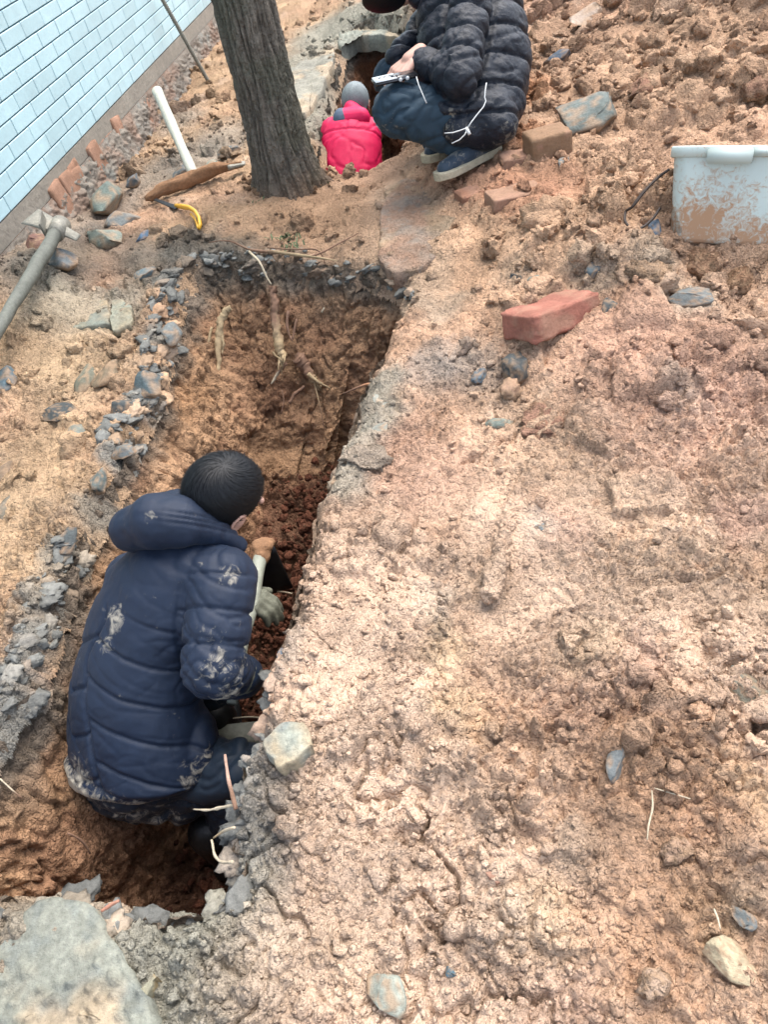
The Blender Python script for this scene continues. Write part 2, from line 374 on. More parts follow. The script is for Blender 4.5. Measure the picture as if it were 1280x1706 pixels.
def soilcol(P, depthfac=None):
    n1 = fbm(P, 2.2, 3, 31); n2 = fbm(P, 8, 4, 37); n3 = fbm(P, 28, 3, 41)
    x, y = P[:, 0], P[:, 1]
    left = 1-sst(-.75, -.35, x-.22*y+.2)
    c = CLAY[None]*(1-left[:, None])+CLAY_L[None]*left[:, None]
    near = (1-sst(.7, 2.4, y))*(1-left); c = c*(1-.85*near[:, None])+CREAM[None]*(.85*near[:, None])
    for tgt, n, lo, hi, st in ((PINK, n1, .05, .6, .3), (YEL, -n1, .1, .6, .22), (lin(200, 160, 130, K), n2, .1, .5, .5), (CREAM, -n2, .15, .5, .5), (ORANGE, n3, .3, .7, .3)):
        w = (sst(lo, hi, n)*st)[:, None]; c = c*(1-w)+tgt[None]*w
    wx = x+.045*n2+.02*n3; wy = y+.045*fbm(P+5.5, 8, 3, 61)+.02*n3
    for px_, py_, r, col, st in PAINT:
        d2 = ((wx-px_)**2+((wy-py_)*(.8 if py_ < 2.5 else .6))**2)/(r*r); m = d2 < 4
        if m.any():
            w = (st*(1-sst(.45, 1.5, np.sqrt(d2[m]))))[:, None]; c[m] = c[m]*(1-w)+col[None]*w
    v = 1+.10*n3+.08*n2
    return np.clip(c*v[:, None], .005, .9)

# ------------------------------------------------------------------ ground sheet
def crumbs(P, s, d3=False, fr=(11, 24, 52), am=(.036, .024, .012), lod=None):
    out = 0; wp = P+np.c_[fbm(P, 14, 2, s+50), fbm(P+9, 14, 2, s+51), fbm(P+19, 14, 2, s+52)]*.012
    if not d3: wp[:, 2] = .37*fbm(P, .8, 1, s)
    m0 = sst(-.5, .4, fbm(P, 2.6, 3, s+70))
    out = .022*(billow(wp, 9, 3, s+1)-.5)*(.4+.6*m0)+.024*(billow(wp, 27, 3, s+5)-.5)*(.35+.8*sst(-.4, .5, fbm(P, 5, 2, s+71)))
    for k, (f, a) in enumerate(zip(fr, am)):
        d, e, i = wor(wp*f+3.3*k, s+10*k, d3); r = .28+.34*i; b = np.sqrt(np.clip(1-(d/r)**2, 0, 1))*r*2
        m = sst(-.3, .45, fbm(P, 2.9*(k+1), 2, s+80+k)); m = m*(.25+.75*m0)
        if lod is not None and k > 0: m = m*lod[k-1]
        out = out+a*m*b*sst(.25, .5, i)
    return out
ROWS = []; y = -.7
while y < 40:
    ROWS.append(y); dist = math.hypot(max(y, 0), 1.35); fp = dist/745/(1.30/dist)
    y += fp*(1.2 if y < 2.2 else .92) if .05 < y < 9.5 else max(.03, fp*2 if y > 0 else .03)
ys = np.array(ROWS); sc = np.r_[-9, -6, -4, -3, -2.4, -2, -1.7, -1.5, -1.35, np.linspace(-1.2, 1.2, 730), 1.35, 1.5, 1.7, 2, 2.4, 3, 4, 6, 9]
Yg = np.repeat(ys[:, None], len(sc), 1); Xg = (-.25+.16*np.minimum(ys, 12))[:, None]+sc[None]*(.55+.42*np.maximum(ys, 0))[:, None]
GP = np.c_[Xg.ravel(), Yg.ravel(), np.zeros(Xg.size)]
def ground_z(P, full=True):
    x, y = P[:, 0], P[:, 1]; s = sdist(x, y)
    h = hb(x, y)+.035*fbm(P, 1.4, 3, 1)*sst(.0, .3, s)+.028*fbm(P, 5, 3, 3)
    far = sst(3.4, 6.5, y); rough = (.8+.55*sst(.5, 1.3, x)*(1-sst(2.0, 3.4, y))+.4*(1-sst(.3, 1.0, np.hypot(x-.75, y-.7))))*(1-.5*sst(2.3, 4.5, y))
    left = 1-sst(-.9, -.5, x-.22*y); rough = rough+.3*left
    flat = np.exp(-((x-.38)/.22)**2-((y-3.0)/.30)**2)+.6*np.exp(-((x+.1)/.35)**2-((y-3.3)/.2)**2); rough = rough*(1-.7*np.clip(flat, 0, 1))
    dd = np.hypot(np.maximum(y, 0), 1.35)
    h = h+crumbs(P, 100, lod=(1-sst(4.5, 7, dd), 1-sst(2.8, 4.5, dd)))*rough*.85
    # larger spoil lumps and fissures on the heap
    d, e, i = wor(P*5.2+.35*np.c_[fbm(P, 6, 2, 77), fbm(P, 6, 2, 78), 0*x], 300)
    big = (sst(.25, .9, x)*sst(.4, 1.3, y+.4*x-.2)*.8+.25)*(1-.45*sst(2.5, 4.5, y))
    h = h+big*.05*np.sqrt(np.clip(1-(d/(.3+.3*i))**2, 0, 1))*sst(.45, .8, i)
    for fq, am_, sd_ in ((2.7, .026, 88), (6.5, .010, 188)):
        wq = P+np.c_[fbm(P, 9, 2, sd_+5), fbm(P, 9, 2, sd_+6), 0*x]*.03
        rid = 1-np.abs(gn(wq*fq+4.4, sd_)+.3*gn(wq*fq*3.7, sd_+1)+.12*gn(wq*fq*11, sd_+2))*18; h = h-am_*np.clip(rid, 0, 1)**1.5*sst(.12, .45, fbm(P, 3.3, 2, sd_+90))
    h = h-.05*np.exp(-np.clip(s, 0, 1)/.022)*(s >= 0)-np.where(s < 0, .05+1.6*(-s), 0)
    h = h+.022*np.exp(-((s-.05)/.035)**2)*(fbm(P, 7, 2, 95)+.5)
    return h, s
GP[:, 2], GS = ground_z(GP)
nr, nc = len(ys), len(sc); idx = np.arange(nr*nc).reshape(nr, nc)
Fq = np.stack([idx[:-1, :-1], idx[:-1, 1:], idx[1:, 1:], idx[1:, :-1]], -1).reshape(-1, 4)
keep = (GS[Fq].max(1) > -.022); Fq = Fq[keep]
gcol = soilcol(GP)
ground = pydata('ground', GP, Fq, SOIL, col=gcol); tag(ground, kind='structure')
print('ground', len(Fq))

# ------------------------------------------------------------------ pit walls and floors
def pit(name, C, zf, inset_fn, axis, rows, frows, seed, topcol, wallcol, floorcol, amp=1.0):
    n = len(C); T = np.roll(C, -3, 0)-np.roll(C, 3, 0); IN = np.stack([-T[:, 1], T[:, 0]], 1)/np.linalg.norm(T, axis=1)[:, None]   # ccw contour: inward
    for _ in range(25): IN = (np.roll(IN, 2, 0)+IN+np.roll(IN, -2, 0)); IN /= np.linalg.norm(IN, axis=1)[:, None]
    Cs = C.copy()
    for _ in range(60): Cs = (np.roll(Cs, 1, 0)+2*Cs+np.roll(Cs, -1, 0))/4
    a, b = np.array(axis[0]), np.array(axis[1]); rowsP = []
    hbC = hb(C[:, 0], C[:, 1])
    for j in range(rows):
        t = j/(rows-1); ins = inset_fn(C, t); w = min(1, t*4)
        base = C*(1-w)+Cs*w; q = base+IN*(ins-.004)[:, None]; rowsP.append(np.c_[q, hbC*(1-t)-.02*(1-t)+zf*t*np.ones(n)])
    last = rowsP[-1][:, :2]; e = b-a; tt = np.clip(((last-a)@e)/(e@e), 0, 1); tgt = a+tt[:, None]*e
    for j in range(1, frows+1):
        t = j/frows; r = t; q = last*(1-r)+tgt*r; rowsP.append(np.c_[q, np.full(n, zf-.03*math.sin(min(1, t*2)*math.pi/2))])
    V = np.vstack(rowsP); m = len(rowsP); ix = np.arange(m*n).reshape(m, n)
    F = np.stack([ix[:-1], np.roll(ix[:-1], -1, 1), np.roll(ix[1:], -1, 1), ix[1:]], -1).reshape(-1, 4)
    o = pydata(name, V, F, SOIL); me = o.data; N = getn(me)
    sg = -1 if N[(rows//2)*n:(rows//2+1)*n, :2].ravel() @ IN.ravel() < 0 else 1
    if sg < 0: me.flip_normals(); N = -N
    tr = np.repeat(np.r_[np.linspace(0, 1, rows), np.linspace(1, 2, frows)], n)
    fl = sst(.93, 1.08, tr)
    d = .045*fbm(V, 3.2, 3, seed)*sst(.04, .3, tr)+.03*fbm(V, 9, 3, seed+3)*(1-.4*fl)
    d = d+crumbs(V, seed+20, True)*(.6+1.3*fl)*amp
    rl = fbm(V*np.array([1, 1, .35]), 16, 3, seed+5); d = d-.02*np.clip(1-np.abs(rl)*5, 0, 1)**2*(1-fl)
    endfade = np.ones(len(V)); endfade[-n:] = 0; endfade[-2*n:-n] = .5
    V2 = V+N*(d*endfade)[:, None]; V2[-n:, 2] = V2[-n:, 2]*0+zf-.03; setv(me, V2)
    n1 = fbm(V, 2.5, 3, seed+8); n2 = fbm(V, 11, 4, seed+9)
    zt = V[:, 2]; c = np.repeat(wallcol[None], len(V), 0)
    w = (sst(.0, .5, n1)*.6)[:, None]; c = c*(1-w)+lin(190, 144, 102, K)[None]*w
    w = (sst(.0, .5, -n1)*.5)[:, None]; c = c*(1-w)+lin(160, 116, 92, K)[None]*w
    w = (sst(.15, .5, n2)*.5)[:, None]; c = c*(1-w)+lin(120, 84, 66, K)[None]*w
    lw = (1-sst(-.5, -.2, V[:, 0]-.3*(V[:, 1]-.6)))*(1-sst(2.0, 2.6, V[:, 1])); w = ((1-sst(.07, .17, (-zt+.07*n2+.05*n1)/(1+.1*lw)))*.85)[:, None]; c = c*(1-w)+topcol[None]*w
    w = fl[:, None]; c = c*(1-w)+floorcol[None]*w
    setcol(me, c*(1+.15*n2)[:, None]); tag(o, kind='structure'); return o
def ins1(C, t):
    far = sst(2.3, 2.9, C[:, 1]); leftw = (1-sst(-.55, -.25, C[:, 0]-.3*(C[:, 1]-.6)))*(1-far); nearw = 1-sst(.55, .75, C[:, 1])
    tt = t**1.15
    return far*(.60*tt)+leftw*(.17*tt+.05*math.sin(t*3))*(1-nearw)+(1-far)*(1-leftw)*(-.03*t)+nearw*(-.03*t)
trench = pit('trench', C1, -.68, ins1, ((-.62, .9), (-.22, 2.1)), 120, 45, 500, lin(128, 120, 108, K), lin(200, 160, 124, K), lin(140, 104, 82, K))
def ins2(C, t): return .18*t*sst(4.2, 5.4, C[:, 1])
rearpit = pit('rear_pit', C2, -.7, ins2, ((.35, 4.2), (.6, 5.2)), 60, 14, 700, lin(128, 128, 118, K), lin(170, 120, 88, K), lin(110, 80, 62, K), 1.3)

# ------------------------------------------------------------------ loose soil crumbs
def ico(sub):
    bm = bmesh.new(); bmesh.ops.create_icosphere(bm, subdivisions=sub, radius=1); V = np.array([v.co[:] for v in bm.verts]); F = np.array([[v.index for v in f.verts] for f in bm.faces]); bm.free(); return V, F
IV2, IF2 = ico(2); IV3, IF3 = ico(3); IV4, IF4 = ico(4); IV1, IF1 = ico(1)
def rocky(V, seed, planes=9, lo=.5, hi=.95, rough=.10, fr=2.2, lump=0):
    r = np.random.default_rng(seed); p = V.copy()
    for _ in range(planes):
        n = nrm(r.normal(size=3)); d = r.uniform(lo, hi); q = p@n-d; p = p-np.outer(np.clip(q, 0, None), n)
    dirn = V; p = p*(1+rough*fbm(V+seed*3.1, fr, 3, seed))[:, None]
    if lump: p = p*(1+lump*(billow(V+seed*1.7, 2.6, 3, seed)-.5))[:, None]
    return p
def rotm(r):
    q = r.normal(size=4); q /= np.linalg.norm(q); return np.array(Matrix.Rotation(0, 3, 'X')) if False else np.array(__import__('mathutils').Quaternion(q).to_matrix())
def scatter(name, pos, rad, col, sub, seed, label=None, sink=.3, m_=None, flat=0):
    base = {1: (IV1, IF1), 2: (IV2, IF2), 3: (IV3, IF3)}[sub]; r = np.random.default_rng(seed)
    var = [rocky(base[0], seed+k, 11, .42, .9, .2, 2.4, .5) for k in range(12)]
    Vs = []; n = len(base[0])
    for k in range(len(pos)):
        M = rotm(r)*rad[k]*np.array([1, r.uniform(.7, 1), r.uniform(.55, .9)])[None]
        if flat: M = np.array(Matrix.Rotation(r.uniform(0, 6.3), 3, 'Z') @ Matrix.Rotation(r.normal()*.35, 3, 'X'))*rad[k]*np.array([1.25, r.uniform(.6, 1), flat])[None]
        Vs.append(var[k % 12]@M.T+pos[k]+np.array([0, 0, rad[k]*(.5-sink)]))
    Fs = (base[1][None]+(np.arange(len(pos))*n)[:, None, None]).reshape(-1, 3)
    V = np.vstack(Vs); o = pydata(name, V, Fs, m_ or SOIL, col=np.repeat(col, n, 0)); tag(o, kind='stuff'); return o
def cloud(n, seed, ylo=.1, yhi=7.5, pw=1.0, s_=1.15):
    r = np.random.default_rng(seed); y = ylo+(yhi-ylo)*r.random(n)**pw; sx = r.uniform(-s_, s_, n); x = -.25+.16*y+sx*(.55+.42*y)
    return np.c_[x, y, np.zeros(n)]
P0 = cloud(42000, 3, pw=1.9); s0 = sdist(P0[:, 0], P0[:, 1])
dens = sst(-.15, .5, fbm(P0, 2.6, 3, 70+100))*.9+.12+.5*np.exp(-(s0/.07)**2)+.25*sst(.5, 1.2, P0[:, 0])*sst(1.2, 2, P0[:, 1])
P0 = P0[(RNG.random(len(P0)) < dens*.8) & (s0 > .004)][:9600]; z0, s0 = ground_z(P0); P0[:, 2] = z0
dist = np.hypot(P0[:, 1], 1.35)
rad = np.exp(RNG.normal(0, .55, len(P0)))*.0052*(dist/1.5)**.8; rad = rad*(1+.7*sst(.6, 1.2, P0[:, 0])*sst(1.5, 2.5, P0[:, 1])); rad = np.clip(rad, .002, .045)
flatm = np.exp(-((P0[:, 0]-.38)/.22)**2-((P0[:, 1]-3.0)/.30)**2); rad = rad*(1-.6*flatm)
cc = soilcol(P0)*(.92+.22*RNG.random((len(P0), 1)))
big = rad > .030
scatter('soil_crumbs', P0[~big], rad[~big], cc[~big], 1 if False else 2, 50)
scatter('soil_clods', P0[big], rad[big], cc[big], 3, 51, sink=.55)
Pb = cloud(5000, 23, .5, 5.5, 1.3, 1.1); sb_ = sdist(Pb[:, 0], Pb[:, 1])
wgt = .10+.9*sst(.35, 1.0, Pb[:, 0])*sst(.9, 1.9, Pb[:, 1]+.3*Pb[:, 0])+.5*sst(.2, .5, Pb[:, 0])*(1-sst(.6, 1.0, Pb[:, 1]))*sst(-.1, .3, Pb[:, 0])+.4*(1-sst(-.9, -.7, Pb[:, 0]-.1*Pb[:, 1]))
flatm = np.exp(-((Pb[:, 0]-.42)/.3)**2-((Pb[:, 1]-3.0)/.35)**2); wgt = wgt*(1-flatm)*sst(-.25, .3, fbm(Pb, 1.8, 2, 150)); Pb = Pb[(RNG.random(len(Pb)) < wgt) & (sb_ > .09)][:560]
zb, _ = ground_z(Pb); Pb[:, 2] = zb; rb_ = np.clip(np.exp(RNG.normal(0, .35, len(Pb)))*.036*(np.hypot(Pb[:, 1], 1.35)/2.0)**.7, .02, .10)
lump_o = scatter('clay_lumps', Pb, rb_, soilcol(Pb)*(.94+.14*RNG.random((len(Pb), 1))), 3, 57, sink=.62)
v = getv(lump_o.data); nn_ = getn(lump_o.data); setv(lump_o.data, v+nn_*(.011*(billow(v, 34, 3, 160)-.5)+.010*fbm(v, 14, 2, 161))[:, None])
# dark broken crust of the old paving bed along the trench lips
P0 = cloud(60000, 13, .4, 3.2, 1.0, 1.1); s0 = samp(G1, P0[:, 0], P0[:, 1]); lf_ = P0[:, 0] < -.55+.2*P0[:, 1]
kp = (s0 > -.012) & (s0 < np.where(lf_, .055, .028)) & (P0[:, 1] > .5) & (fbm(P0, 5, 2, 140) > -.22) & (lf_ | (P0[:, 1] > 2.4) | (P0[:, 1] < .95)); P0 = P0[kp][:520]; z0, s0 = ground_z(P0); P0[:, 2] = z0
r = np.random.default_rng(8); rb = np.clip(np.exp(r.normal(0, .65, len(P0)))*.0135*(P0[:, 1]/1.5+.35)**.5, .005, .045)
scatter('paving_rubble', P0, rb, np.where(r.random((len(P0), 1)) < .55, lin(134, 134, 128, .6)[None], soilcol(P0)*.8)*(.7+.6*r.random((len(P0), 1))), 3, 53, sink=.55, m_=STONE, flat=.5)
r = np.random.default_rng(88); aa = r.uniform(0, 6.28, 170); qr = .15+np.abs(r.normal(0, .05, 170)); Pt = np.c_[-.08+np.cos(aa)*qr, 3.66+np.sin(aa)*qr, 0*aa]; Pt[:, :2] += PZ(480, 312)[:2]-np.array([-.08, 3.66]); Pt[:, 2] = ground_z(Pt)[0]
scatter('soil_litter', Pt, np.clip(np.exp(r.normal(0, .5, 170))*.011, .005, .03), lin(164, 132, 104, K)[None]*(.6+.6*r.random((170, 1))), 2, 58, sink=.35)
# loose spoil on the trench floor
r = np.random.default_rng(5); t = r.random(1500); q = np.array([-.62, .8])[None]*(1-t[:, None])+np.array([-.22, 2.25])[None]*t[:, None]+r.normal(0, .10, (1500, 2))
q = np.c_[q, -.665+.02*r.random(1500)]; rr = np.clip(np.exp(r.normal(0, .5, 1500))*.010, .004, .035)
scatter('trench_spoil', q, rr, lin(118, 76, 58, K)[None]*(.7+.6*r.random((1500, 1))), 2, 52, sink=.1)

# ------------------------------------------------------------------ tiled building wall
WA = PZ(0, 370, .25); WB = PZ(350, 5, .25); WD = nrm(WB-WA); WN = nrm(np.cross(WD, [0, 0, 1.])); UZ = np.array([0, 0, 1.])
def wpt(s, z, o=0): return WA+WD*s+WN*o+np.array([0, 0, z])      # z measured from the tile bottom
def Wp(px, py): rr_ = ray(px, py); t = ((WA-CAM)@WN)/(rr_@WN); q = CAM+rr_*t; return (q-WA)@WD, q[2]-.25
TILE = mat('glazed_tile', base=lin(190, 222, 228, .74), rough=.34, spec=.5, noise=((2.5, .10), (14, .06), (80, .05)), bump=(('n', 30, .0015),))
_nt = TILE.node_tree; _b = _nt.nodes['Principled BSDF']; _oi = _nt.nodes.new('ShaderNodeObjectInfo'); _mr = _nt.nodes.new('ShaderNodeMapRange'); _mr.inputs[3].default_value = .93; _mr.inputs[4].default_value = 1.06
_src = _b.inputs['Base Color'].links[0].from_socket; _vm = _nt.nodes.new('ShaderNodeVectorMath'); _vm.operation = 'SCALE'; _nt.links.new(_oi.outputs['Random'], _mr.inputs[0]); _nt.links.new(_src, _vm.inputs[0]); _nt.links.new(_mr.outputs[0], _vm.inputs['Scale']); _nt.links.new(_vm.outputs[0], _b.inputs['Base Color'])
GROUT = mat('tile_grout', base=lin(96, 128, 138, .8), rough=.9, noise=(30, .2))
MORTAR = mat('mortar', base=lin(172, 164, 150, .6), rough=.9, spec=.2, noise=((7, .2), (60, .2)), bump=(('n', 40, .006), ('n', 200, .002)))
wall = empty('tiled_wall', WA, 'building wall faced with pale glazed tiles in running bond, at the upper left', 'wall')
m = MB(); m.box(wpt(2.4, 1.3, -.125), (WD, WN, UZ), (4.4, .12, 1.32)); m.build('masonry', GROUT, wall, smooth=False)
m = MB(); m.box(wpt(2.4, -.045, -.115), (WD, WN, UZ), (4.4, .12, .042)); m.build('plinth', MORTAR, wall, smooth=False)
def tile_mesh(L, H, name):
    b = MB(); b.box((0, 0, 0), np.eye(3), (L/2, .004, H/2)); me = b.mesh(name); bm = bmesh.new(); bm.from_mesh(me)
    bmesh.ops.bevel(bm, geom=list(bm.edges), offset=.0022, segments=1, affect='EDGES'); bm.to_mesh(me); bm.free(); me.materials.append(TILE); return me
TW, TH = .2150, .0677; tm = tile_mesh(TW-.0035, TH-.0055, 'tile')
TR = Matrix((tuple(WD), tuple(WN), (0, 0, 1))).transposed()
def proj(p):
    v = np.asarray(p)-CAM; return 640+FPX*(v@RT)/(v@FW), 853-FPX*(v@UP)/(v@FW)
far_t = MB(); nt_ = 0
for row in range(38):
    for k in range(-8, 30):
        s_ = .099+TW*(k+.5)+(TW/2 if row % 2 else 0); z_ = TH*(row+.5)
        if not (-1.9 < s_ < 6.7): continue
        c = wpt(s_, z_, .001+random.uniform(0, .0012)); a = proj(c)
        if -60 < a[0] < 420 and -60 < a[1] and depth(c) > 1 and nt_ < 299:
            o = bpy.data.objects.new('tile', tm); COL.objects.link(o); o.parent = wall; o.location = c-WA
            R3 = TR @ Matrix.Rotation(random.uniform(-.006, .006), 3, 'Z') @ Matrix.Rotation(random.uniform(-.008, .008), 3, 'X'); o.rotation_euler = R3.to_euler(); nt_ += 1
        else: far_t.box(c, (WD, WN, UZ), (TW/2-.002, .004, TH/2-.0025))
o = far_t.build('tile_field', TILE, wall, smooth=False); o['kind'] = 'stuff'
# rough footing under the plinth
ns, nz = 520, 60; S_, Z_ = np.meshgrid(np.linspace(-1.5, 5.5, ns), np.linspace(0, 1, nz), indexing='ij')
zz = -.085-.36*Z_; off = .012+.06*Z_+.03*Z_*Z_
V = np.array([wpt(0, 0)])+S_.ravel()[:, None]*WD+off.ravel()[:, None]*WN; V[:, 2] = .25+zz.ravel()
dsp = (.016*(billow(V, 9, 3, 801)-.4)+.022*(billow(V, 30, 3, 805)-.4)+.02*fbm(V, 4, 2, 809))*sst(0, .12, Z_.ravel()); V = V+WN*dsp[:, None]
ix = np.arange(ns*nz).reshape(ns, nz); F = np.stack([ix[:-1, :-1], ix[:-1, 1:], ix[1:, 1:], ix[1:, :-1]], -1).reshape(-1, 4)
n1 = fbm(V, 6, 3, 820); n2 = fbm(V, 20, 3, 821); c = np.repeat(lin(160, 150, 136, .58)[None], len(V), 0)
w = (sst(.0, .35, n1)*.7)[:, None]; c = c*(1-w)+lin(170, 138, 116, .58)[None]*w; w = (sst(.1, .5, n2)*.5)[:, None]; c = c*(1-w)+lin(150, 158, 152, .5)[None]*w
fo = pydata('footing', V, F, STONE, col=c*(1+.2*n2)[:, None]); under(fo, wall)

def brickmesh(L, H, T, seed, col, name='brick', chip=.004, res=9):
    bm = bmesh.new(); bmesh.ops.create_cube(bm, size=1); bmesh.ops.subdivide_edges(bm, edges=bm.edges, cuts=res-1, use_grid_fill=True)
    V = np.array([v.co[:] for v in bm.verts]); F = [[v.index for v in f.verts] for f in bm.faces]; bm.free()
    r = .5-.035; q = np.clip(V, -r, r); d = V-q; ln = np.linalg.norm(d, axis=1); e = ln > 0; cnt = (np.abs(V) > r).sum(1)
    V2 = V.copy(); k = e & (cnt > 1); V2[k] = q[k]+d[k]/ln[k][:, None]*.035
    V2 = V2*np.array([L, T, H]); N = nrm(np.array([1., 1, 1]))*0+V/np.linalg.norm(V, axis=1)[:, None]
    edge = (cnt > 1)*1.0
    V2 = V2+N*(fbm(V2+seed, 30, 3, seed)*chip+fbm(V2+seed, 9, 2, seed+1)*chip*1.2-edge*chip*1.6*np.abs(fbm(V2+seed, 45, 2, seed+2))*2)[:, None]
    me = bpy.data.meshes.new(name); me.from_pydata([tuple(v) for v in V2], [], F); me.polygons.foreach_set('use_smooth', np.ones(len(F), bool))
    n = fbm(V2+seed, 25, 3, seed+4); c = np.repeat(np.asarray(col)[None], len(V2), 0)*(1+.25*n)[:, None]
    w = (sst(.0, .25, fbm(V2+seed, 14, 4, seed+7))*.65)[:, None]; c = c*(1-w)+lin(204, 160, 134, .55)[None]*w
    setcol(me, c); me.materials.append(FIRED); return me
WROT = Matrix((tuple(WD), tuple(WN), (0, 0, 1))).transposed()
BR = [brickmesh(.119, .20, .06, 40+k, lin(184, 142, 116, .55), chip=.003, res=8) for k in range(4)]
kk = 0
for (x0, y0, n) in ((168, 270, 4), (222, 236, 4), (262, 200, 3), (110, 338, 3), (140, 312, 2), (292, 168, 2)):
    s0_, z0_ = Wp(x0, y0)
    for k in range(n):
        c = wpt(s0_+.125*k-.05, min(z0_, -.16)+random.uniform(-.03, .02), -.004+random.uniform(-.006, .006))
        o = bpy.data.objects.new('brick', BR[kk % 4]); kk += 1; COL.objects.link(o); o.parent = wall; o.location = c-WA
        o.rotation_euler = (WROT @ Matrix.Rotation(random.uniform(-.12, .12), 3, 'Y') @ Matrix.Rotation(-.12, 3, 'X')).to_euler()

# ------------------------------------------------------------------ tree
tb = hit(480, 312); tb[2] = 0.0
BARK = mat('bark', attr='Col', rough=.85, spec=.25, noise=((30, .25), (150, .35)), bump=(('w', 60, .006), ('n', 120, .006), ('n', 400, .002)))
nA, zl = 250, np.r_[np.linspace(-.12, 1.35, 270), np.linspace(1.4, 4.6, 50)]
A_, Z_ = np.meshgrid(np.linspace(0, 2*math.pi, nA, endpoint=False), zl, indexing='ij')
a = A_.ravel(); z = Z_.ravel()
rad_ = .118+.036*np.exp(-np.clip(z, 0, 9)/.10)+.02*np.exp(-np.clip(z, 0, 9)/.35)-.012*z/1.5*.6
rad_ = rad_*(1+.05*np.sin(3*a+1)*np.exp(-z/.4)+.10*np.maximum(0, np.sin(5*a+.5))*np.exp(-np.clip(z, 0, 9)/.07)+.22*np.maximum(0, np.sin(4*a+2.1+np.sin(a)))**2*np.exp(-np.clip(z, 0, 9)/.045))
Q = np.c_[np.cos(a)*1.0, np.sin(a)*1.0, z*.0]+0
wv = fbm(np.c_[np.cos(a)*2, np.sin(a)*2, z*5], 1, 3, 901)*.10+.15*z*.3
a2 = a+wv; Pn = np.c_[np.cos(a2)*4.2, np.sin(a2)*4.2, z*2.2]; Pn2 = np.c_[np.cos(a2)*9, np.sin(a2)*9, z*13]
g1 = np.abs(gn(Pn, 905)+.5*gn(Pn*2.1, 906)); g2 = np.abs(gn(Pn2, 907)+.4*gn(Pn2*2, 908))
ridge = np.clip(g1*2.6, 0, 1); ridge2 = np.clip(g2*2.4, 0, 1)
knot = np.exp(-(((a-R_(255))/.08)**2+((z-.42)/.02)**2))
rad_ = rad_+.013*(ridge-.5)+.0075*(ridge2-.5)+.002*fbm(Pn2*2.5, 1, 2, 909)+.006*knot
V = np.c_[tb[0]+np.cos(a)*rad_+.012*np.sin(z*1.7), tb[1]+np.sin(a)*rad_, z]
ix = np.arange(nA*len(zl)).reshape(nA, len(zl)); F = np.stack([ix[:, :-1], np.roll(ix, -1, 0)[:, :-1], np.roll(ix, -1, 0)[:, 1:], ix[:, 1:]], -1).reshape(-1, 4)
cb = lin(132, 124, 112, .6)[None]*(.55+.4*ridge+.25*ridge2)[:, None]; w = (sst(0, .4, fbm(V, 6, 3, 910))*.35)[:, None]; cb = cb*(1-w)+lin(124, 130, 108, .5)[None]*w
w = ((1-sst(.0, .16, z+.05*fbm(V, 12, 2, 911)))*.8)[:, None]; cb = cb*(1-w)+lin(128, 104, 84, .55)[None]*w
tree = empty('tree', tb, 'tree with grey fissured bark standing between the trench and the rear pit', 'tree')
tr = pydata('trunk', V, F, BARK, col=cb); under(tr, tree)

# ------------------------------------------------------------------ stones, bricks, lumps
def stone(px, py, w, h, col, label, rot=0, thick=.6, seed=0, cat='stone', name='stone', lift=.15, lump=0, planes=10, mat_=None, sub=3, at=None, flat=False):
    p = hit(px, py) if at is None else np.array(at, float); D = depth(p); el = math.asin(min(1, (CAMZ-p[2])/np.linalg.norm(p-CAM)))
    a = w*D/FPX/2; foreshort = max(.35, math.sin(el)); b = h*D/FPX/2/foreshort*.85; b = min(b, a*2.2); cth = thick*min(a, b)
    V, F = (IV3, IF3) if sub == 3 else (IV4, IF4); q = rocky(V, 1000+seed*7, planes+6 if planes > 8 else planes, .42 if planes > 8 else .6, .82, .05 if planes > 8 else .1, 3.5, lump)
    if planes > 8: q = q*(1+.05*fbm(q*3+seed, 3, 3, seed+9))[:, None]
    if flat: q[:, 2] = np.sign(q[:, 2])*np.minimum(np.abs(q[:, 2])*1.6, .75)
    q = q/np.abs(q).max(0)
    if at is None:
        gx = hit(px+12, py)-hit(px-12, py); ax = nrm([gx[0], gx[1], 0])
    else: ax = nrm([RT[0], RT[1], 0])
    ay = np.array([-ax[1], ax[0], 0]); c_, s_ = math.cos(R_(rot)), math.sin(R_(rot)); X = ax*c_+ay*s_; Y = -ax*s_+ay*c_
    Vv = q[:, :1]*a*X+q[:, 1:2]*b*Y+q[:, 2:]*cth*np.array([0, 0, 1.])
    n = fbm(q+seed, 1.6, 3, seed+60); n2 = fbm(q+seed, 5, 3, seed+61); c = np.repeat(np.asarray(col)[None], len(q), 0)*(1+.22*n)[:, None]
    n3_ = fbm(q*3+seed, 4, 3, seed+62); ww = (np.clip(sst(.02, .2, n2+.5*n3_)*.7+.95*(1-sst(-.35, .1, q[:, 2]+.5*n2+.3*n3_)), 0, 1))[:, None]; c = c*(1-ww)+lin(200, 166, 132, .5)[None]*ww
    o = pydata(name, Vv, F, mat_ or STONE, col=c); o.location = tuple(p+np.array([0, 0, cth*(lift-.15)])); tag(o, label, cat)
    if flat or planes > 8: o.data.polygons.foreach_set('use_smooth', np.ones(len(o.data.polygons), bool))
    return o
KS = .52
BL = lin(124, 132, 134, KS); GY = lin(138, 144, 142, KS); DG = lin(92, 98, 98, KS); GG = lin(150, 160, 148, KS); PL = lin(186, 184, 170, KS); BN = lin(150, 128, 106, KS); TN = lin(196, 160, 132, KS)
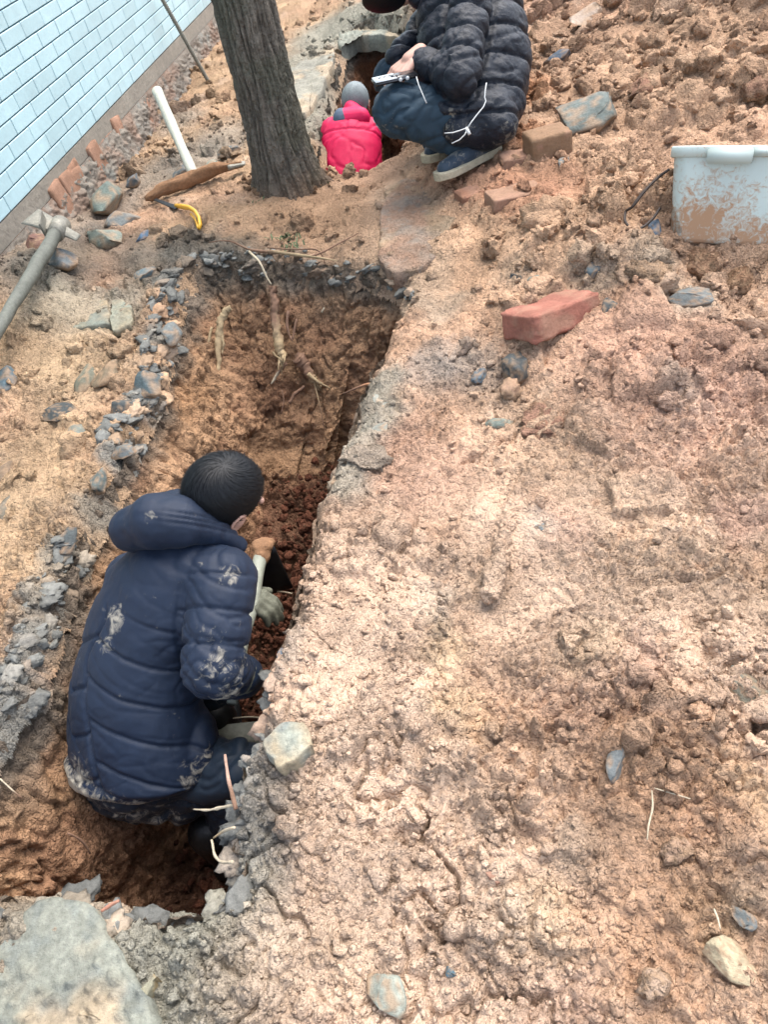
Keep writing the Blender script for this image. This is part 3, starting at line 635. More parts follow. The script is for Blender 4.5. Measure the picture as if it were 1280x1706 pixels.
SL = [
 (980, 207, 108, 62, lin(122, 132, 126, KS), 'large angular grey rock lying above the white tub', 12, .75, .45),
 (858, 622, 58, 52, DG, 'dark blue-grey lump just below the red brick', 0, .9, .4),
 (832, 708, 54, 24, GG, 'thin flat grey-green stone below the dark lump under the red brick', 5, .5, .3),
 (900, 880, 34, 44, lin(150, 162, 164, KS), 'small oval blue-grey stone set alone in the pinkish clay', 70, .6, .0),
 (1026, 1275, 36, 76, lin(134, 140, 140, KS), 'narrow upright grey stone at the lower right of the spoil', -12, .9, .35),
 (1242, 1142, 84, 84, lin(152, 150, 134, KS), 'rounded grey stone half buried at the right edge', 20, .5, .0),
 (10, 642, 50, 46, lin(112, 136, 146, KS), 'wet blue-grey stone cut by the left edge of the picture', 10, .8, .4),
 (146, 634, 40, 56, lin(134, 134, 116, KS), 'left one of the two olive stones standing side by side left of the trench', 15, 1.0, .4),
 (184, 630, 44, 42, lin(148, 132, 108, KS), 'right one of the two olive stones standing side by side left of the trench', -20, 1.0, .3),
 (104, 686, 72, 34, DG, 'dark glossy flat stone left of the trench below the two olive stones', -15, .5, .3),
 (128, 722, 44, 38, lin(158, 162, 150, KS), 'pale grey stone touching the dark glossy flat stone', 20, .6, .3),
 (290, 560, 46, 34, GY, 'grey stone jutting over the left lip of the trench near its far end', 15, .7, .2),
 (244, 640, 54, 40, lin(92, 108, 112, KS), 'dark wet stone on the left lip below the jutting grey stone', 20, .8, .2),
 (206, 680, 44, 32, DG, 'small dark stone in the grey band beside the left lip', 0, .8, .3),
 (100, 440, 50, 34, BL, 'rounded blue-grey stone beside the grey mattock handle', 20, .8, .5),
 (180, 408, 58, 34, GG, 'grey-green stone in the rubble below the wall footing', 10, .8, .4),
 (241, 396, 24, 30, lin(96, 122, 146, KS), 'small blue stone in the rubble below the pick head', 0, .9, .4),
 (180, 345, 56, 48, lin(126, 140, 132, KS), 'large greenish rock below the exposed footing bricks', 25, .9, .4),
 (224, 308, 22, 40, lin(112, 128, 136, KS), 'narrow blue-grey stone standing against the exposed footing bricks', 5, 1.2, .5),
 (210, 372, 50, 30, GY, 'grey stone between the greenish rock and the yellow handle', -10, .8, .3),
 (242, 460, 40, 24, lin(124, 142, 146, KS), 'pale shiny stone at the far left corner of the trench', 20, .6, .3),
 (355, 285, 34, 28, GG, 'grey-green stone between the pick head and the tree trunk', 0, .8, .4),
 (382, 255, 30, 26, DG, 'dark stone against the left side of the tree trunk', 0, .8, .4),
 (306, 290, 26, 22, GY, 'small grey stone behind the foot of the white pick handle', 0, .8, .4),
 (986, 450, 36, 38, lin(104, 116, 120, KS), 'dark blue-grey stone above and right of the red brick', 30, .8, .4),
 (1148, 500, 82, 34, lin(136, 142, 140, KS), 'flat grey stone wedged under the spoil below the white tub', 8, .5, .3),
 (862, 466, 54, 26, DG, 'dark stone above and left of the red brick', 0, .6, .3),
 (905, 474, 60, 26, GG, 'grey-green stone behind the far side of the red brick', 0, .6, .3),
 (1266, 590, 26, 26, BL, 'small blue-grey stone at the right edge below the white tub', 0, .8, .3),
 (800, 628, 34, 34, lin(110, 126, 136, KS), 'small blue stone left of the dark lump under the red brick', 0, .6, .2),
 (934, 100, 46, 26, lin(84, 98, 112, KS), 'dark bluish stone in the hollow right of the squatting person', 0, .8, .4),
 (985, 34, 44, 44, lin(206, 184, 164, KS), 'pale angular stone near the top edge of the picture', 15, .8, .5),
 (1090, 388, 26, 60, lin(110, 130, 148, KS), 'wet bluish stone hanging below the tub handle', -10, .9, .4),
 (940, 276, 24, 20, GY, 'small grey stone below the brown block', 0, .8, .4),
 (1025, 516, 44, 40, DG, 'dark stone touching the right end of the red brick', 20, .7, .2),
 (1122, 640, 26, 44, GG, 'upright grey-green sliver in the spoil right of the red brick', 20, .6, .3),
 (750, 1620, 22, 24, lin(96, 132, 146, KS), 'small teal stone near the bottom edge', 0, .7, .2),
 (640, 1655, 70, 100, lin(176, 182, 168, KS), 'pale grey-green stone at the bottom edge of the picture', 20, .4, -.1),
 (1212, 1596, 96, 76, lin(224, 206, 170, KS), 'pale yellow boulder in the lower right corner', -25, .7, .1),
 (1242, 1532, 34, 60, GY, 'grey stone behind the pale yellow boulder', 20, .8, .1),
 (960, 1408, 34, 40, lin(156, 172, 160, KS), 'small greenish stone in the lower right spoil', 0, .7, .1),
 (470, 1090, 16, 26, lin(110, 136, 158, KS), 'tiny blue stone in the right lip of the trench beside the digger', 0, .8, .2),
 (634, 672, 38, 36, lin(170, 172, 160, KS), 'upper one of two pale grey chunks on the right lip of the trench', 10, .5, .1),
 (628, 716, 40, 30, lin(162, 164, 152, KS), 'lower one of two pale grey chunks on the right lip of the trench', 0, .5, .1),
 (566, 806, 52, 44, lin(200, 182, 160, KS), 'pale tan lump on the right lip of the trench level with the digger head', 0, .5, .0),
 (8, 800, 44, 50, BN, 'brown stone at the left edge of the picture, the upper of two', 0, .7, .2),
 (14, 846, 36, 40, lin(140, 132, 116, KS), 'brown-grey stone at the left edge of the picture, the lower of two', 0, .7, .2),
 (110, 905, 44, 56, DG, 'dark stone in the grey band left of the digger shoulder', 20, .7, .2),
 (166, 800, 34, 48, lin(104, 116, 114, KS), 'dark grey stone on the left lip above the digger hood', 15, .8, .2),
 (205, 752, 48, 34, GY, 'flat grey stone on the left lip above the digger head', 10, .5, .2),
 (35, 1075, 30, 48, GG, 'grey-green stone at the left lip beside the digger back', 0, .6, .2),
 (1080, 468, 82, 74, lin(186, 158, 132, KS), 'big tan lump of clay between the red brick and the white tub', 20, .8, .35),
 (850, 655, 42, 36, TN, 'small pinkish lump below the dark lump under the red brick', 0, .9, .5),
 (1170, 445, 60, 56, lin(190, 150, 120, KS), 'tan clay lump in the hollow under the white tub', 0, .9, .3),
 (1232, 470, 50, 54, lin(180, 140, 110, KS), 'brown clay lump in the hollow right under the white tub', 0, .9, .3),
 (1075, 146, 48, 44, lin(196, 150, 124, KS), 'tan clay lump in the upper right slope', 0, .8, .3),
 (1236, 88, 54, 60, lin(206, 164, 138, KS), 'pinkish clay boulder at the upper right edge', 20, .8, .3),
 (1258, 150, 60, 44, lin(200, 156, 130, KS), 'pinkish clay boulder below another at the upper right edge', 20, .8, .3),
 (1130, 1420, 70, 60, lin(214, 178, 150, KS), 'cream clay lump in the lower right spoil', 20, .7, .1),
 (1090, 1640, 66, 60, lin(214, 184, 158, KS), 'cream clay lump near the bottom right', 0, .7, .1),
 (915, 700, 110, 84, lin(212, 164, 138, KS), 'broad pinkish clay lump below the red brick', 10, .5, .0),
 (1180, 905, 110, 60, lin(222, 186, 156, KS), 'smooth pale clay lump at the right side', -10, .35, -.25),
 (640, 380, 26, 18, GY, 'small grey stone on the bare soil bridge', 0, .6, .3),
 (60, 405, 46, 28, lin(146, 108, 96, KS), 'reddish stone behind the grey mattock handle', 0, .7, .3),
]
for k, (px, py, w, h, c, lb, rot, th, lf) in enumerate(SL):
    clay = 'clay' in lb or 'lump' in lb
    stone(px, py, w, h, c, lb, rot, th, k, lift=lf, lump=.5 if clay else 0, sub=4 if w > 70 else 3, mat_=SOIL if clay and 'dark' not in lb else None, planes=4 if clay else 11, name='clay_lump' if clay and 'dark' not in lb else 'stone', cat='clay lump' if clay and 'dark' not in lb else 'stone')
# bricks lying about
def brick_at(px, py, L, T, H, rotz, tilt, col, label, lift, roll=0, name='brick', cat='brick', seed=3, chip=.005):
    p = hit(px, py); me = brickmesh(L, H, T, seed, col, name, chip, 14); o = bpy.data.objects.new(name, me); COL.objects.link(o)
    o.location = tuple(p+np.array([0, 0, lift])); o.rotation_euler = (R_(roll), R_(tilt), R_(rotz)); return tag(o, label, cat)
brick_at(918, 543, .26, .15, .085, 24, 8, lin(182, 122, 104, .6), 'broken red brick lying tilted on the pinkish spoil heap', .035, -16, chip=.007)
brick_at(912, 258, .16, .12, .12, 4, 0, lin(170, 136, 106, .55), 'brown block under the large angular grey rock', .03, 0, 'block', 'block', 5)
brick_at(858, 330, .20, .11, .06, 5, 3, lin(186, 148, 122, .56), 'clay-smeared brick in front of the squatting person\'s shoe heel', .0, 0, seed=6)
brick_at(790, 322, .14, .10, .06, 12, 0, lin(184, 136, 110, .56), 'orange brick end under the shoe of the squatting person', -.01, 0, seed=8)
brick_at(872, 268, .18, .10, .06, -5, 4, lin(178, 140, 116, .6), 'brown brick behind the shoe heel of the squatting person', .0, 0, seed=9)
brick_at(1015, 362, .12, .08, .05, 30, 0, lin(182, 122, 84, .6), 'small orange brick fragment left of the tub handle', .0, 0, seed=10)
brick_at(832, 1446, .05, .03, .02, 40, 9, lin(206, 160, 136, .6), 'reddish brick chip set flush in the lower spoil', -.008, 9, seed=12, chip=.004)
# thin slabs of old paving: outline surveyed on the ground, real thickness
def subd(P2):
    return [P2[i]+(P2[(i+1) % len(P2)]-P2[i])*k/6 for i in range(len(P2)) for k in range(6)]
def slab(name, pts, z, th, m_, label, cat, col, seed, rough=.006, tilt=(0, 0)):
    P2 = [np.array(PZ(a, b, z)[:2]) for a, b in pts]; q, _ = smooth_closed(subd(P2), 150, 1); q = jag(q, .020, seed)
    if area(q) < 0: q = q[::-1]
    c = q.mean(0); V = []; rings = 26
    V += [np.array([*(c+(v-c)*.985), -th]) for v in q]; V += [np.array([*(c+(v-c)*1.0), -th*.5]) for v in q]; V += [np.array([*v, -.004]) for v in q]
    for r_ in range(1, rings): V += [np.array([*(c+(v-c)*(1-r_/(rings-1))*.99), 0]) for v in q]
    V = np.array(V); n = len(q); m = rings+2; ix = np.arange(m*n).reshape(m, n)
    F = np.stack([ix[:-1], np.roll(ix[:-1], -1, 1), np.roll(ix[1:], -1, 1), ix[1:]], -1).reshape(-1, 4)
    P3 = np.c_[V[:, :2], V[:, 2]]; d = rough*fbm(P3, 12, 4, seed)+rough*1.0*np.clip(1-wor(P3*34, seed)[0]/.33, 0, 1)*sst(.0, .3, fbm(P3, 5, 2, seed+4))
    V[:, 2] += d; sidem = V[:, 2] < -.01; V[sidem, :2] += (fbm(P3[sidem], 25, 3, seed+3)*.008)[:, None]
    V[:, 2] += tilt[0]*(V[:, 0]-c[0])+tilt[1]*(V[:, 1]-c[1])
    k = fbm(P3, 9, 4, seed+9); k2 = fbm(P3, 30, 3, seed+11); cc_ = np.repeat(col[0][None], len(V), 0); w = sst(-.1, .35, k)[:, None]; cc_ = cc_*(1-w)+col[1][None]*w
    w = (sst(.1, .4, k2)*.6)[:, None]; cc_ = cc_*(1-w)+col[2][None]*w; w = (sst(.0, .3, fbm(P3, 6, 4, seed+15))*.6)[:, None]; cc_ = cc_*(1-w)+lin(202, 176, 142, .58)[None]*w; cc_ = cc_*(1+.2*fbm(P3, 50, 3, seed+17))[:, None]
    o = pydata(name, V+np.array([0, 0, z]), F, m_, col=cc_); tag(o, label, cat); return o
slab('concrete_slab', [(-70, 1650), (-10, 1572), (36, 1528), (62, 1500), (104, 1493), (158, 1510), (168, 1545), (172, 1562), (215, 1625), (262, 1690), (270, 1760), (-80, 1780)], .030, .10, STONE, 'pale grey-green concrete slab edge at the bottom left corner', 'slab', (lin(158, 160, 146, .56), lin(186, 170, 142, .56), lin(134, 140, 134, .56)), 21, .016)
slab('concrete_slab', [(222, 1655), (262, 1620), (258, 1640), (240, 1672)], .02, .03, STONE, 'thin ochre splinter of concrete beside the pale slab', 'slab', (lin(196, 178, 140, .6), lin(180, 160, 120, .6), GG), 22)
slab('concrete_chip', [(442, 1236), (470, 1208), (505, 1205), (524, 1240), (490, 1262), (462, 1272)], .045, .05, STONE, 'pale square concrete chip on the right lip of the trench', 'chip', (lin(176, 182, 168, .58), lin(196, 180, 150, .58), lin(150, 164, 162, .58)), 23, .006, (0, .1))
slab('concrete_slab', [(88, 512), (150, 496), (178, 500), (182, 540), (120, 548), (84, 540)], .03, .03, STONE, 'flat grey concrete flake lying left of the trench', 'slab', (lin(158, 162, 148, .55), lin(170, 160, 134, .55), GG), 24)
slab('concrete_slab', [(182, 500), (206, 494), (222, 510), (218, 540), (190, 552), (184, 530)], .035, .03, STONE, 'smaller pale concrete flake touching the flat grey one', 'slab', (lin(176, 176, 156, .55), lin(170, 156, 128, .55), GG), 25)
slab('paving_slab', [(640, 318), (690, 290), (735, 300), (775, 330), (768, 372), (742, 412), (700, 444), (655, 452), (628, 428), (634, 370)], .035, .09, SOIL, 'smooth clay-coated slab on the soil bridge beside the tree roots', 'slab', (lin(190, 156, 132, .58), lin(180, 160, 142, .58), lin(168, 158, 146, .58)), 26, .005)
# broken edge pieces of the old paving round the rear pit
for k, (pp, lb, cl) in enumerate((
    ([(470, 120), (530, 88), (560, 62), (552, 110), (530, 160), (505, 190), (478, 168)], 'grey-green paving slab at the left edge of the rear pit behind the tree', GREEN),
    ([(562, 52), (600, 30), (650, 24), (690, 34), (690, 62), (640, 58), (590, 60), (566, 78)], 'grey paving slab along the far edge of the rear pit', lin(170, 172, 158, K)),
    ([(560, 10), (620, -6), (690, -4), (680, 18), (610, 26), (566, 30)], 'tan paving slab behind the rear pit at the top edge', lin(200, 186, 160, K)))):
    slab('paving_slab', pp, .05+.01*k, .10, STONE, lb, 'slab', (cl*.8, cl*.62, cl*.9), 30+k, .022)
# masonry in the far wall of the rear pit
for k, (px, py, w, h, c, lb) in enumerate(((598, 70, 34, 26, GY, 'grey block set in the far wall of the rear pit'), (622, 92, 46, 22, lin(168, 124, 104, .55), 'brown brick in the far wall of the rear pit beside the knee'),
        (590, 108, 40, 20, lin(160, 118, 92, .55), 'brown brick in the far wall of the rear pit, left of another'), (600, 130, 34, 20, lin(176, 126, 96, .55), 'lowest orange brick in the far wall of the rear pit'),
        (650, 66, 40, 22, lin(150, 132, 116, .55), 'grey-brown block in the far wall of the rear pit under the cap'))):
    p = PZ(px, py, -.06-.004*(py-60)); D = depth(p); o = bpy.data.objects.new('block', brickmesh(w*D/FPX, h*D/FPX*.9, .16, 60+k, c, 'block', .008, 8)); COL.objects.link(o)
    o.location = tuple(p+np.array([.0, .02, 0])); o.rotation_euler = (0, R_(-6+4*k % 9), R_(14-5*k % 11)); tag(o, lb, 'block')

# ------------------------------------------------------------------ tools
WOODP = mat('weathered_wood', base=lin(176, 180, 164, .6), rough=.6, spec=.35, noise=((8, .15), (60, .2)), bump=(('n', 120, .002),))
WOODG = mat('grey_wood', base=lin(124, 126, 116, .6), rough=.65, spec=.3, noise=((12, .25), (70, .25)), bump=(('n', 100, .003),))
PALEW = mat('pale_handle', base=lin(206, 206, 190, .66), rough=.5, spec=.4, noise=((9, .12), (60, .08)), bump=(('n', 120, .001),))
IRON = mat('rusty_iron', base=lin(168, 164, 150, .55), rough=.6, spec=.5, noise=((20, .35), (90, .3)), bump=(('n', 90, .003),), metal=.25)
MUDIRON = mat('muddy_iron', base=lin(176, 134, 100, .55), rough=.85, spec=.25, noise=((20, .2), (90, .3)), bump=(('n', 60, .006), ('n', 200, .003)))
def blade(mb, P0, P1, w0, w1, t0, t1, up, n=8, curve=0):
    """flat forged blade from P0 to P1; width along `side`, thickness along `up`"""
    P0 = np.asarray(P0); P1 = np.asarray(P1); t = nrm(P1-P0); up = nrm(np.asarray(up)-t*(np.asarray(up)@t)); sd_ = np.cross(t, up); V = []
    for i in range(n+1):
        k = i/n; c = P0+(P1-P0)*k-up*curve*k*k; w = w0+(w1-w0)*k; th = t0+(t1-t0)*k
        V += [c+sd_*w+up*th*.4, c+sd_*w*.8+up*th, c-sd_*w*.8+up*th, c-sd_*w+up*th*.4, c-sd_*w-up*th*.4, c-sd_*w*.8-up*th, c+sd_*w*.8-up*th, c+sd_*w-up*th*.4]
    F = [(i*8+k, i*8+(k+1) % 8, (i+1)*8+(k+1) % 8, (i+1)*8+k) for i in range(n) for k in range(8)]+[tuple(range(7, -1, -1)), tuple(n*8+k for k in range(8))]
    mb.add(V, F)
def wob(p0, p1, n, a, sd_): r = np.random.default_rng(sd_); return [p0+(p1-p0)*k/n+(r.normal(size=3)*a if 0 < k < n else 0) for k in range(n+1)]
# mattock at the left
hd = PD(97, 382, 3.08); D_ = depth(hd)
end = PD(-60, 640, 2.40)
t1 = empty('mattock', hit(94, 384), 'mattock with wide iron blade and grey wooden handle, lying below the tiled wall', 'mattock')
m = MB(); pts = wob(hd+nrm(end-hd)*-.04, end, 14, .002, 4); m.tube(pts, [.024+.003*math.sin(k*.5)+.001*(k % 2) for k in range(15)], 18); m.build('handle', WOODG, t1)
m = MB(); xl = PD(48, 354, D_+.0); blade(m, hd, xl, .030, .055, .010, .004, (RT*.5-UP*.2+FW*-.3)+np.array([0, 0, 1.])*.9, curve=.02)
blade(m, hd, PD(128, 392, D_-.02), .026, .018, .012, .003, np.array([0, -.3, 1.]), curve=.015); m.tube([hd+nrm(end-hd)*-.045, hd+nrm(end-hd)*.045], [.040, .034], 16)
fc = PD(52, 356, D_+.02); m.build('head', IRON, t1, bevel=.002)
m = MB(); blade(m, PD(76, 366, D_+.005), PD(74, 392, D_-.03), .055, .06, .004, .003, RT); m.build('blade', IRON, t1, bevel=.001)
# pick with the pale handle
hb_ = hit(330, 312)+np.array([0, 0, .05]); top = PD(266, 162, depth(hb_)+.26)
t2 = empty('pickaxe', hit(330, 312), 'pickaxe with a mud-covered head and pale straight handle leaning up beside the tree', 'pickaxe')
m = MB(); pts = [hb_+(top-hb_)*k/12 for k in range(0, 14)]; rr_ = [.024+.0016*math.sin(k)+.004*k/13 for k in range(14)]; m.tube(pts, rr_, 20); m.tube([top, top+nrm(top-hb_)*.008], [.0275, .022], 20); m.build('handle', PALEW, t2)
m = MB(); pA = hit(246, 343)+np.array([0, 0, .03]); pB = hit(408, 294)+np.array([0, 0, .06]); mid = hb_
cv = [pA, pA*.6+mid*.4+np.array([0, 0, .012]), mid, pB*.45+mid*.55+np.array([0, 0, .012]), pB]
cvs = [np.array([np.interp(k/16*4, range(5), [c_[j] for c_ in cv]) for j in range(3)]) for k in range(17)]
m.tube(cvs, [.008+.030*math.sin(math.pi*min(1, (k+.6)/17))**.8 for k in range(17)], 20, sq=.7)
o = m.build('head', MUDIRON, t2); v = getv(o.data); setv(o.data, v+getn(o.data)*(.014*fbm(v, 22, 4, 3)+.012*(billow(v, 30, 3, 4)-.5))[:, None])
m = MB(); blade(m, cvs[14], pB+nrm(pB-mid)*.02, .028, .022, .012, .006, (0, 0, 1.)); m.build('tip', IRON, t2, bevel=.002)
# yellow-handled pruning hook
YELP = mat('yellow_plastic', base=lin(236, 178, 52, .8), rough=.4, spec=.5, noise=(40, .15)); DKM = mat('dark_steel', base=lin(48, 50, 54, .7), rough=.45, metal=.5, noise=(40, .3))
g = lambda a, b, z: hit(a, b)+np.array([0, 0, z])
t3 = empty('pruning_saw', hit(310, 365), 'pruning saw with curved yellow handle and dark blade below the pickaxe head', 'saw')
m = MB(); blade(m, g(300, 359, .035), g(262, 342, .03), .016, .010, .003, .002, (0, 0, 1)); m.build('blade', DKM, t3, bevel=.001)
m = MB(); m.tube([g(298, 357, .04), g(310, 360, .045), g(322, 364, .05), g(331, 370, .05), g(337, 379, .045), g(338, 387, .035), g(335, 392, .03)], [.010, .012, .011, .010, .010, .010, .008], 14, sq=.8)
m.tube([g(322, 367, .03), g(329, 375, .025), g(332, 384, .025), g(334, 391, .03)], [.006, .006, .006, .006], 8); m.build('handle', YELP, t3)
# ribbed rebar leaning on the wall
p0 = hit(349, 133)-np.array([0, 0, .05])
def wallpt(px, py, off): r_ = ray(px, py); t = ((WA+WN*off-CAM)@WN)/(r_@WN); return CAM+r_*t
p1 = wallpt(228, -76, .02); n = 260; m = MB()
m.tube([p0+(p1-p0)*k/n for k in range(n+1)], [.0115+(.0032 if (k % 4) < 2 else 0) for k in range(n+1)], 8)
tag(m.build('rebar', mat('rebar_steel', base=lin(150, 146, 132, .6), rough=.6, metal=.3, noise=(60, .3))), 'ribbed steel rod standing in the soil and leaning across the tiled wall', 'steel rod')

# ------------------------------------------------------------------ white tub full of soil
b0 = hit(1108, 404); vx = []
q0 = PD(1090, 268, depth(b0)-.10)-CAM
for k in range(-60, 61):
    a = R_(k); v = np.array([math.cos(a), math.sin(a), 0]); vx.append((abs((UP@v)*(q0@FW)-(UP@q0)*(FW@v)), k))
ya = R_(min(vx)[1]); TX = np.array([math.cos(ya), math.sin(ya), 0]); TY = np.array([-TX[1], TX[0], 0])
TUBM = mat('white_plastic', base=lin(204, 218, 210, .72), rough=.4, spec=.5, mud=('mud', lin(200, 158, 122, .6), 48), noise=(5, .06))
TLT = R_(24); UZT = UZ*math.cos(TLT)+TY*math.sin(TLT); TY = TY*math.cos(TLT)-UZ*math.sin(TLT)
H_ = .265; LW, LD = .25, .17; cen = b0+TX*(LW*.93)+TY*LD*.9
def rrect(w, d, r_, n=10):
    o_ = []
    for cx, cy, a0 in ((w-r_, d-r_, 0), (-w+r_, d-r_, 90), (-w+r_, -d+r_, 180), (w-r_, -d+r_, 270)):
        for k in range(n): a = R_(a0+90*k/(n-1)); o_.append((cx+r_*math.cos(a), cy+r_*math.sin(a)))
    # denser straight runs
    q = []
    for i in range(len(o_)):
        a, b = np.array(o_[i]), np.array(o_[(i+1) % len(o_)]); L = np.linalg.norm(b-a); kk = max(1, int(L/.02)); q += [a+(b-a)*j/kk for j in range(kk)]
    return q
def tubloft(secs):
    V = []; n = None
    for (w, d, r_, z) in secs:
        q = rrect(LW, LD, .05); n = len(q); V += [cen+TX*(p[0]*w/LW)+TY*(p[1]*d/LD)+UZT*z for p in q]
    m_ = len(secs); ix = np.arange(m_*n).reshape(m_, n); F = [tuple(f) for f in np.stack([ix[:-1], np.roll(ix[:-1], -1, 1), np.roll(ix[1:], -1, 1), ix[1:]], -1).reshape(-1, 4)]
    return V, F, n
tub = empty('storage_tub', cen, 'white plastic storage tub spattered with mud and filled with soil, at the right edge', 'tub')
sc_ = lambda t: (LW*(.88+.12*t), LD*(.86+.14*t), .05, .008+H_*t)
V, F, n = tubloft([(LW*.6, LD*.6, .05, .004), (LW*.84, LD*.80, .05, .0)]+[(LW*.89, LD*.86, .05, .006)]+[sc_(t) for t in np.linspace(.03, 1, 26)]+[(LW*.985, LD*.98, .05, H_+.004), (LW*.90, LD*.87, .05, .03), (LW*.5, LD*.5, .05, .025)])
F.append(tuple(range(n-1, -1, -1))); F.append(tuple(len(V)-n+k for k in range(n)))
V = np.array(V); mud = .36+.26*np.exp(-np.clip(V[:, 2]-b0[2], 0, 1)/.06)+.14*fbm(V, 9, 3, 5)+.16*sst(.2, .5, fbm(V, 5, 2, 8))+.12*sst(.1, .4, fbm(V+3, 8, 3, 9))
o = pydata('tub_wall', V, F, TUBM, extra={'mud': mud}); under(o, tub)
V, F, n = tubloft([(LW*1.0, LD*1.0, .05, H_-.022), (LW*1.028, LD*1.035, .05, H_-.020), (LW*1.03, LD*1.04, .05, H_+.004), (LW*1.02, LD*1.03, .05, H_+.009), (LW*.985, LD*.98, .05, H_+.008)])
V = np.array(V); o = pydata('rim', V, F, TUBM, extra={'mud': .38+.25*fbm(V, 12, 2, 6)}); under(o, tub)
m = MB(); lc = cen-TY*(LD*1.035)-TX*.085; m.box(lc+UZT*(H_-.018)-TY*.008, (TX, TY, UZT), (.062, .012, .022)); m.box(lc+TX*.085+UZT*(H_-.008)-TY*.004, (TX, TY, UZT), (.03, .008, .012)); m.build('lug', TUBM, tub, bevel=.004)
CAB = mat('dark_cable', base=lin(70, 58, 50, .6), rough=.6, noise=(60, .4))
dT = depth(b0); m = MB(); cp = [PD(1116, 282, dT-.02), PD(1096, 296, dT), PD(1075, 318, dT), PD(1054, 346, dT+.01)]+[g(1041, 376, .05), g(1040, 392, .045), g(1052, 402, .04), g(1070, 400, .04), g(1088, 386, .045), g(1098, 372, .05)]
cq = [np.array([np.interp(k/60*9, range(10), [c_[j] for c_ in cp]) for j in range(3)]) for k in range(61)]
for _ in range(4): cq = [cq[0]]+[(cq[i-1]+2*cq[i]+cq[i+1])/4 for i in range(1, 60)]+[cq[60]]
m.tube(cq, .0045, 8); m.tube([c+np.array([.008, 0, .004])*math.sin(k*.3) for k, c in enumerate(cq[:26])], .004, 8); m.build('handle', CAB, tub)
gx, gy = np.meshgrid(np.linspace(-.97, .97, 90), np.linspace(-.97, .97, 64), indexing='ij'); V = cen+gx.ravel()[:, None]*LW*TX+gy.ravel()[:, None]*LD*TY
gyr = gy.ravel(); edge_ = 1-np.maximum(abs(gx.ravel()), abs(gyr))**6
hgt = H_-.010+.035*(1-gx.ravel()**2)*(1-gyr**2)+(crumbs(V, 640, True)+.02*fbm(V, 14, 3, 3))*(.25+.75*edge_); V = V+UZT[None]*hgt[:, None]
ix = np.arange(90*64).reshape(90, 64); F = np.stack([ix[:-1, :-1], ix[1:, :-1], ix[1:, 1:], ix[:-1, 1:]], -1).reshape(-1, 4)
tag(pydata('tub_soil', V, F, SOIL, col=soilcol(V)), kind='stuff')

# ------------------------------------------------------------------ roots, twigs, board
RB = lin(150, 116, 94, .55); RP = lin(206, 180, 140, .58); RW = lin(212, 196, 168, .62)
def endw(px, py, off=.03):
    r_ = ray(px, py); pn = np.array([0, 1, -.85]); t = (2.93-off-CAM@pn)/(r_@pn); return CAM+r_*t
def root(pts, rad, c0, c1, label, name='root', n=12, seed=0, split=None, cat='root', kn=.15):
    P_ = [np.asarray(p) for p in pts]; L = len(P_)-1; N_ = max(8, L*(8 if max(rad) > .008 else 4)); r = np.random.default_rng(seed)
    q = [np.array([np.interp(k/N_*L, range(L+1), [p[j] for p in P_]) for j in range(3)]) for k in range(N_+1)]
    for _ in range(3): q = [q[0]]+[(q[i-1]+2*q[i]+q[i+1])/4 for i in range(1, N_)]+[q[N_]]
    rd = [np.interp(k/N_*(len(rad)-1), range(len(rad)), rad)*(1+kn*.7*r.uniform(-1, 1)) for k in range(N_+1)]
    o3 = r.normal(size=(N_+1, 3)); o3[1:-1] = (o3[:-2]+o3[1:-1]+o3[2:])/3; q = [p+o3[k]*rd[k]*.15 for k, p in enumerate(q)]
    m = MB(); m.tube(q, rd, n, sq=.85); base_n = len(m.V)
    if split:                              # torn fibres at the broken end
        for _ in range(split):
            a = q[-1]-nrm(q[-1]-q[-4])*.01; d = nrm(q[-1]-q[-4])+r.normal(size=3)*.22; m.tube([a+r.normal(size=3)*rd[-1]*.5, a+d*rd[-1]*r.uniform(1.2, 3.6)], [rd[-1]*.4, .0008], 5)
    me = m.mesh(name); v = getv(me)
    if max(rad) > .006: setv(me, v+getn(me)*(max(rad)*(.28*fbm(v, 70, 3, seed)-.3*np.clip(1-np.abs(gn(v*np.array([95, 95, 22.])))*4, 0, 1)))[:, None]); v = getv(me)
    tt = np.array([np.argmin(np.linalg.norm(np.array(q)-p, axis=1))/N_ for p in v])
    w = sst(.35, .75, tt+.25*fbm(v, 40, 2, seed))[:, None]; setcol(me, np.asarray(c0)[None]*(1-w)+np.asarray(c1)[None]*w); me.materials.append(ROOTM)
    me.polygons.foreach_set('use_smooth', np.ones(len(me.polygons), bool)); o = bpy.data.objects.new(name, me); COL.objects.link(o); tag(o, label, cat); return o
E_ = lambda L, off=.03: [endw(a, b, off) for a, b in L]
root(E_([(386, 512), (374, 520), (366, 540), (363, 575), (364, 612), (365, 648)], .06), [.014, .018, .017, .014, .010, .003], RP, RP, 'pale split root like a hooked stick, leftmost on the end wall of the trench', seed=1)
root(E_([(366, 548), (372, 572), (370, 590)], .05), [.012, .010, .003], RP, RP, 'short torn side of the pale split root on the trench end wall', seed=2)
root(E_([(352, 545), (347, 570), (343, 606)], .04), [.006, .006, .004], RP, RB, 'thin pale stub left of the hooked split root', seed=3)
root(E_([(454, 478), (457, 505), (460, 540), (465, 575), (470, 596)], .06), [.020, .022, .023, .025, .020], RB, RP, 'thick pinkish root with a torn pale end, in the middle of the trench end wall', seed=4, split=14)
root(E_([(480, 518), (477, 540), (483, 560), (487, 568)], .04), [.008, .008, .006, .004], RB, RB, 'thin brown root just right of the thick torn root', seed=5)
root(E_([(494, 532), (490, 550), (488, 566)], .04), [.006, .006, .004], RB, RB, 'second thin brown root right of the thick torn root', seed=6)
root(E_([(497, 592), (508, 612), (520, 630), (530, 640)], .05), [.028, .026, .020, .012], RB, RP, 'split root with orange bark, lowest and rightmost on the trench end wall', seed=7, split=12)
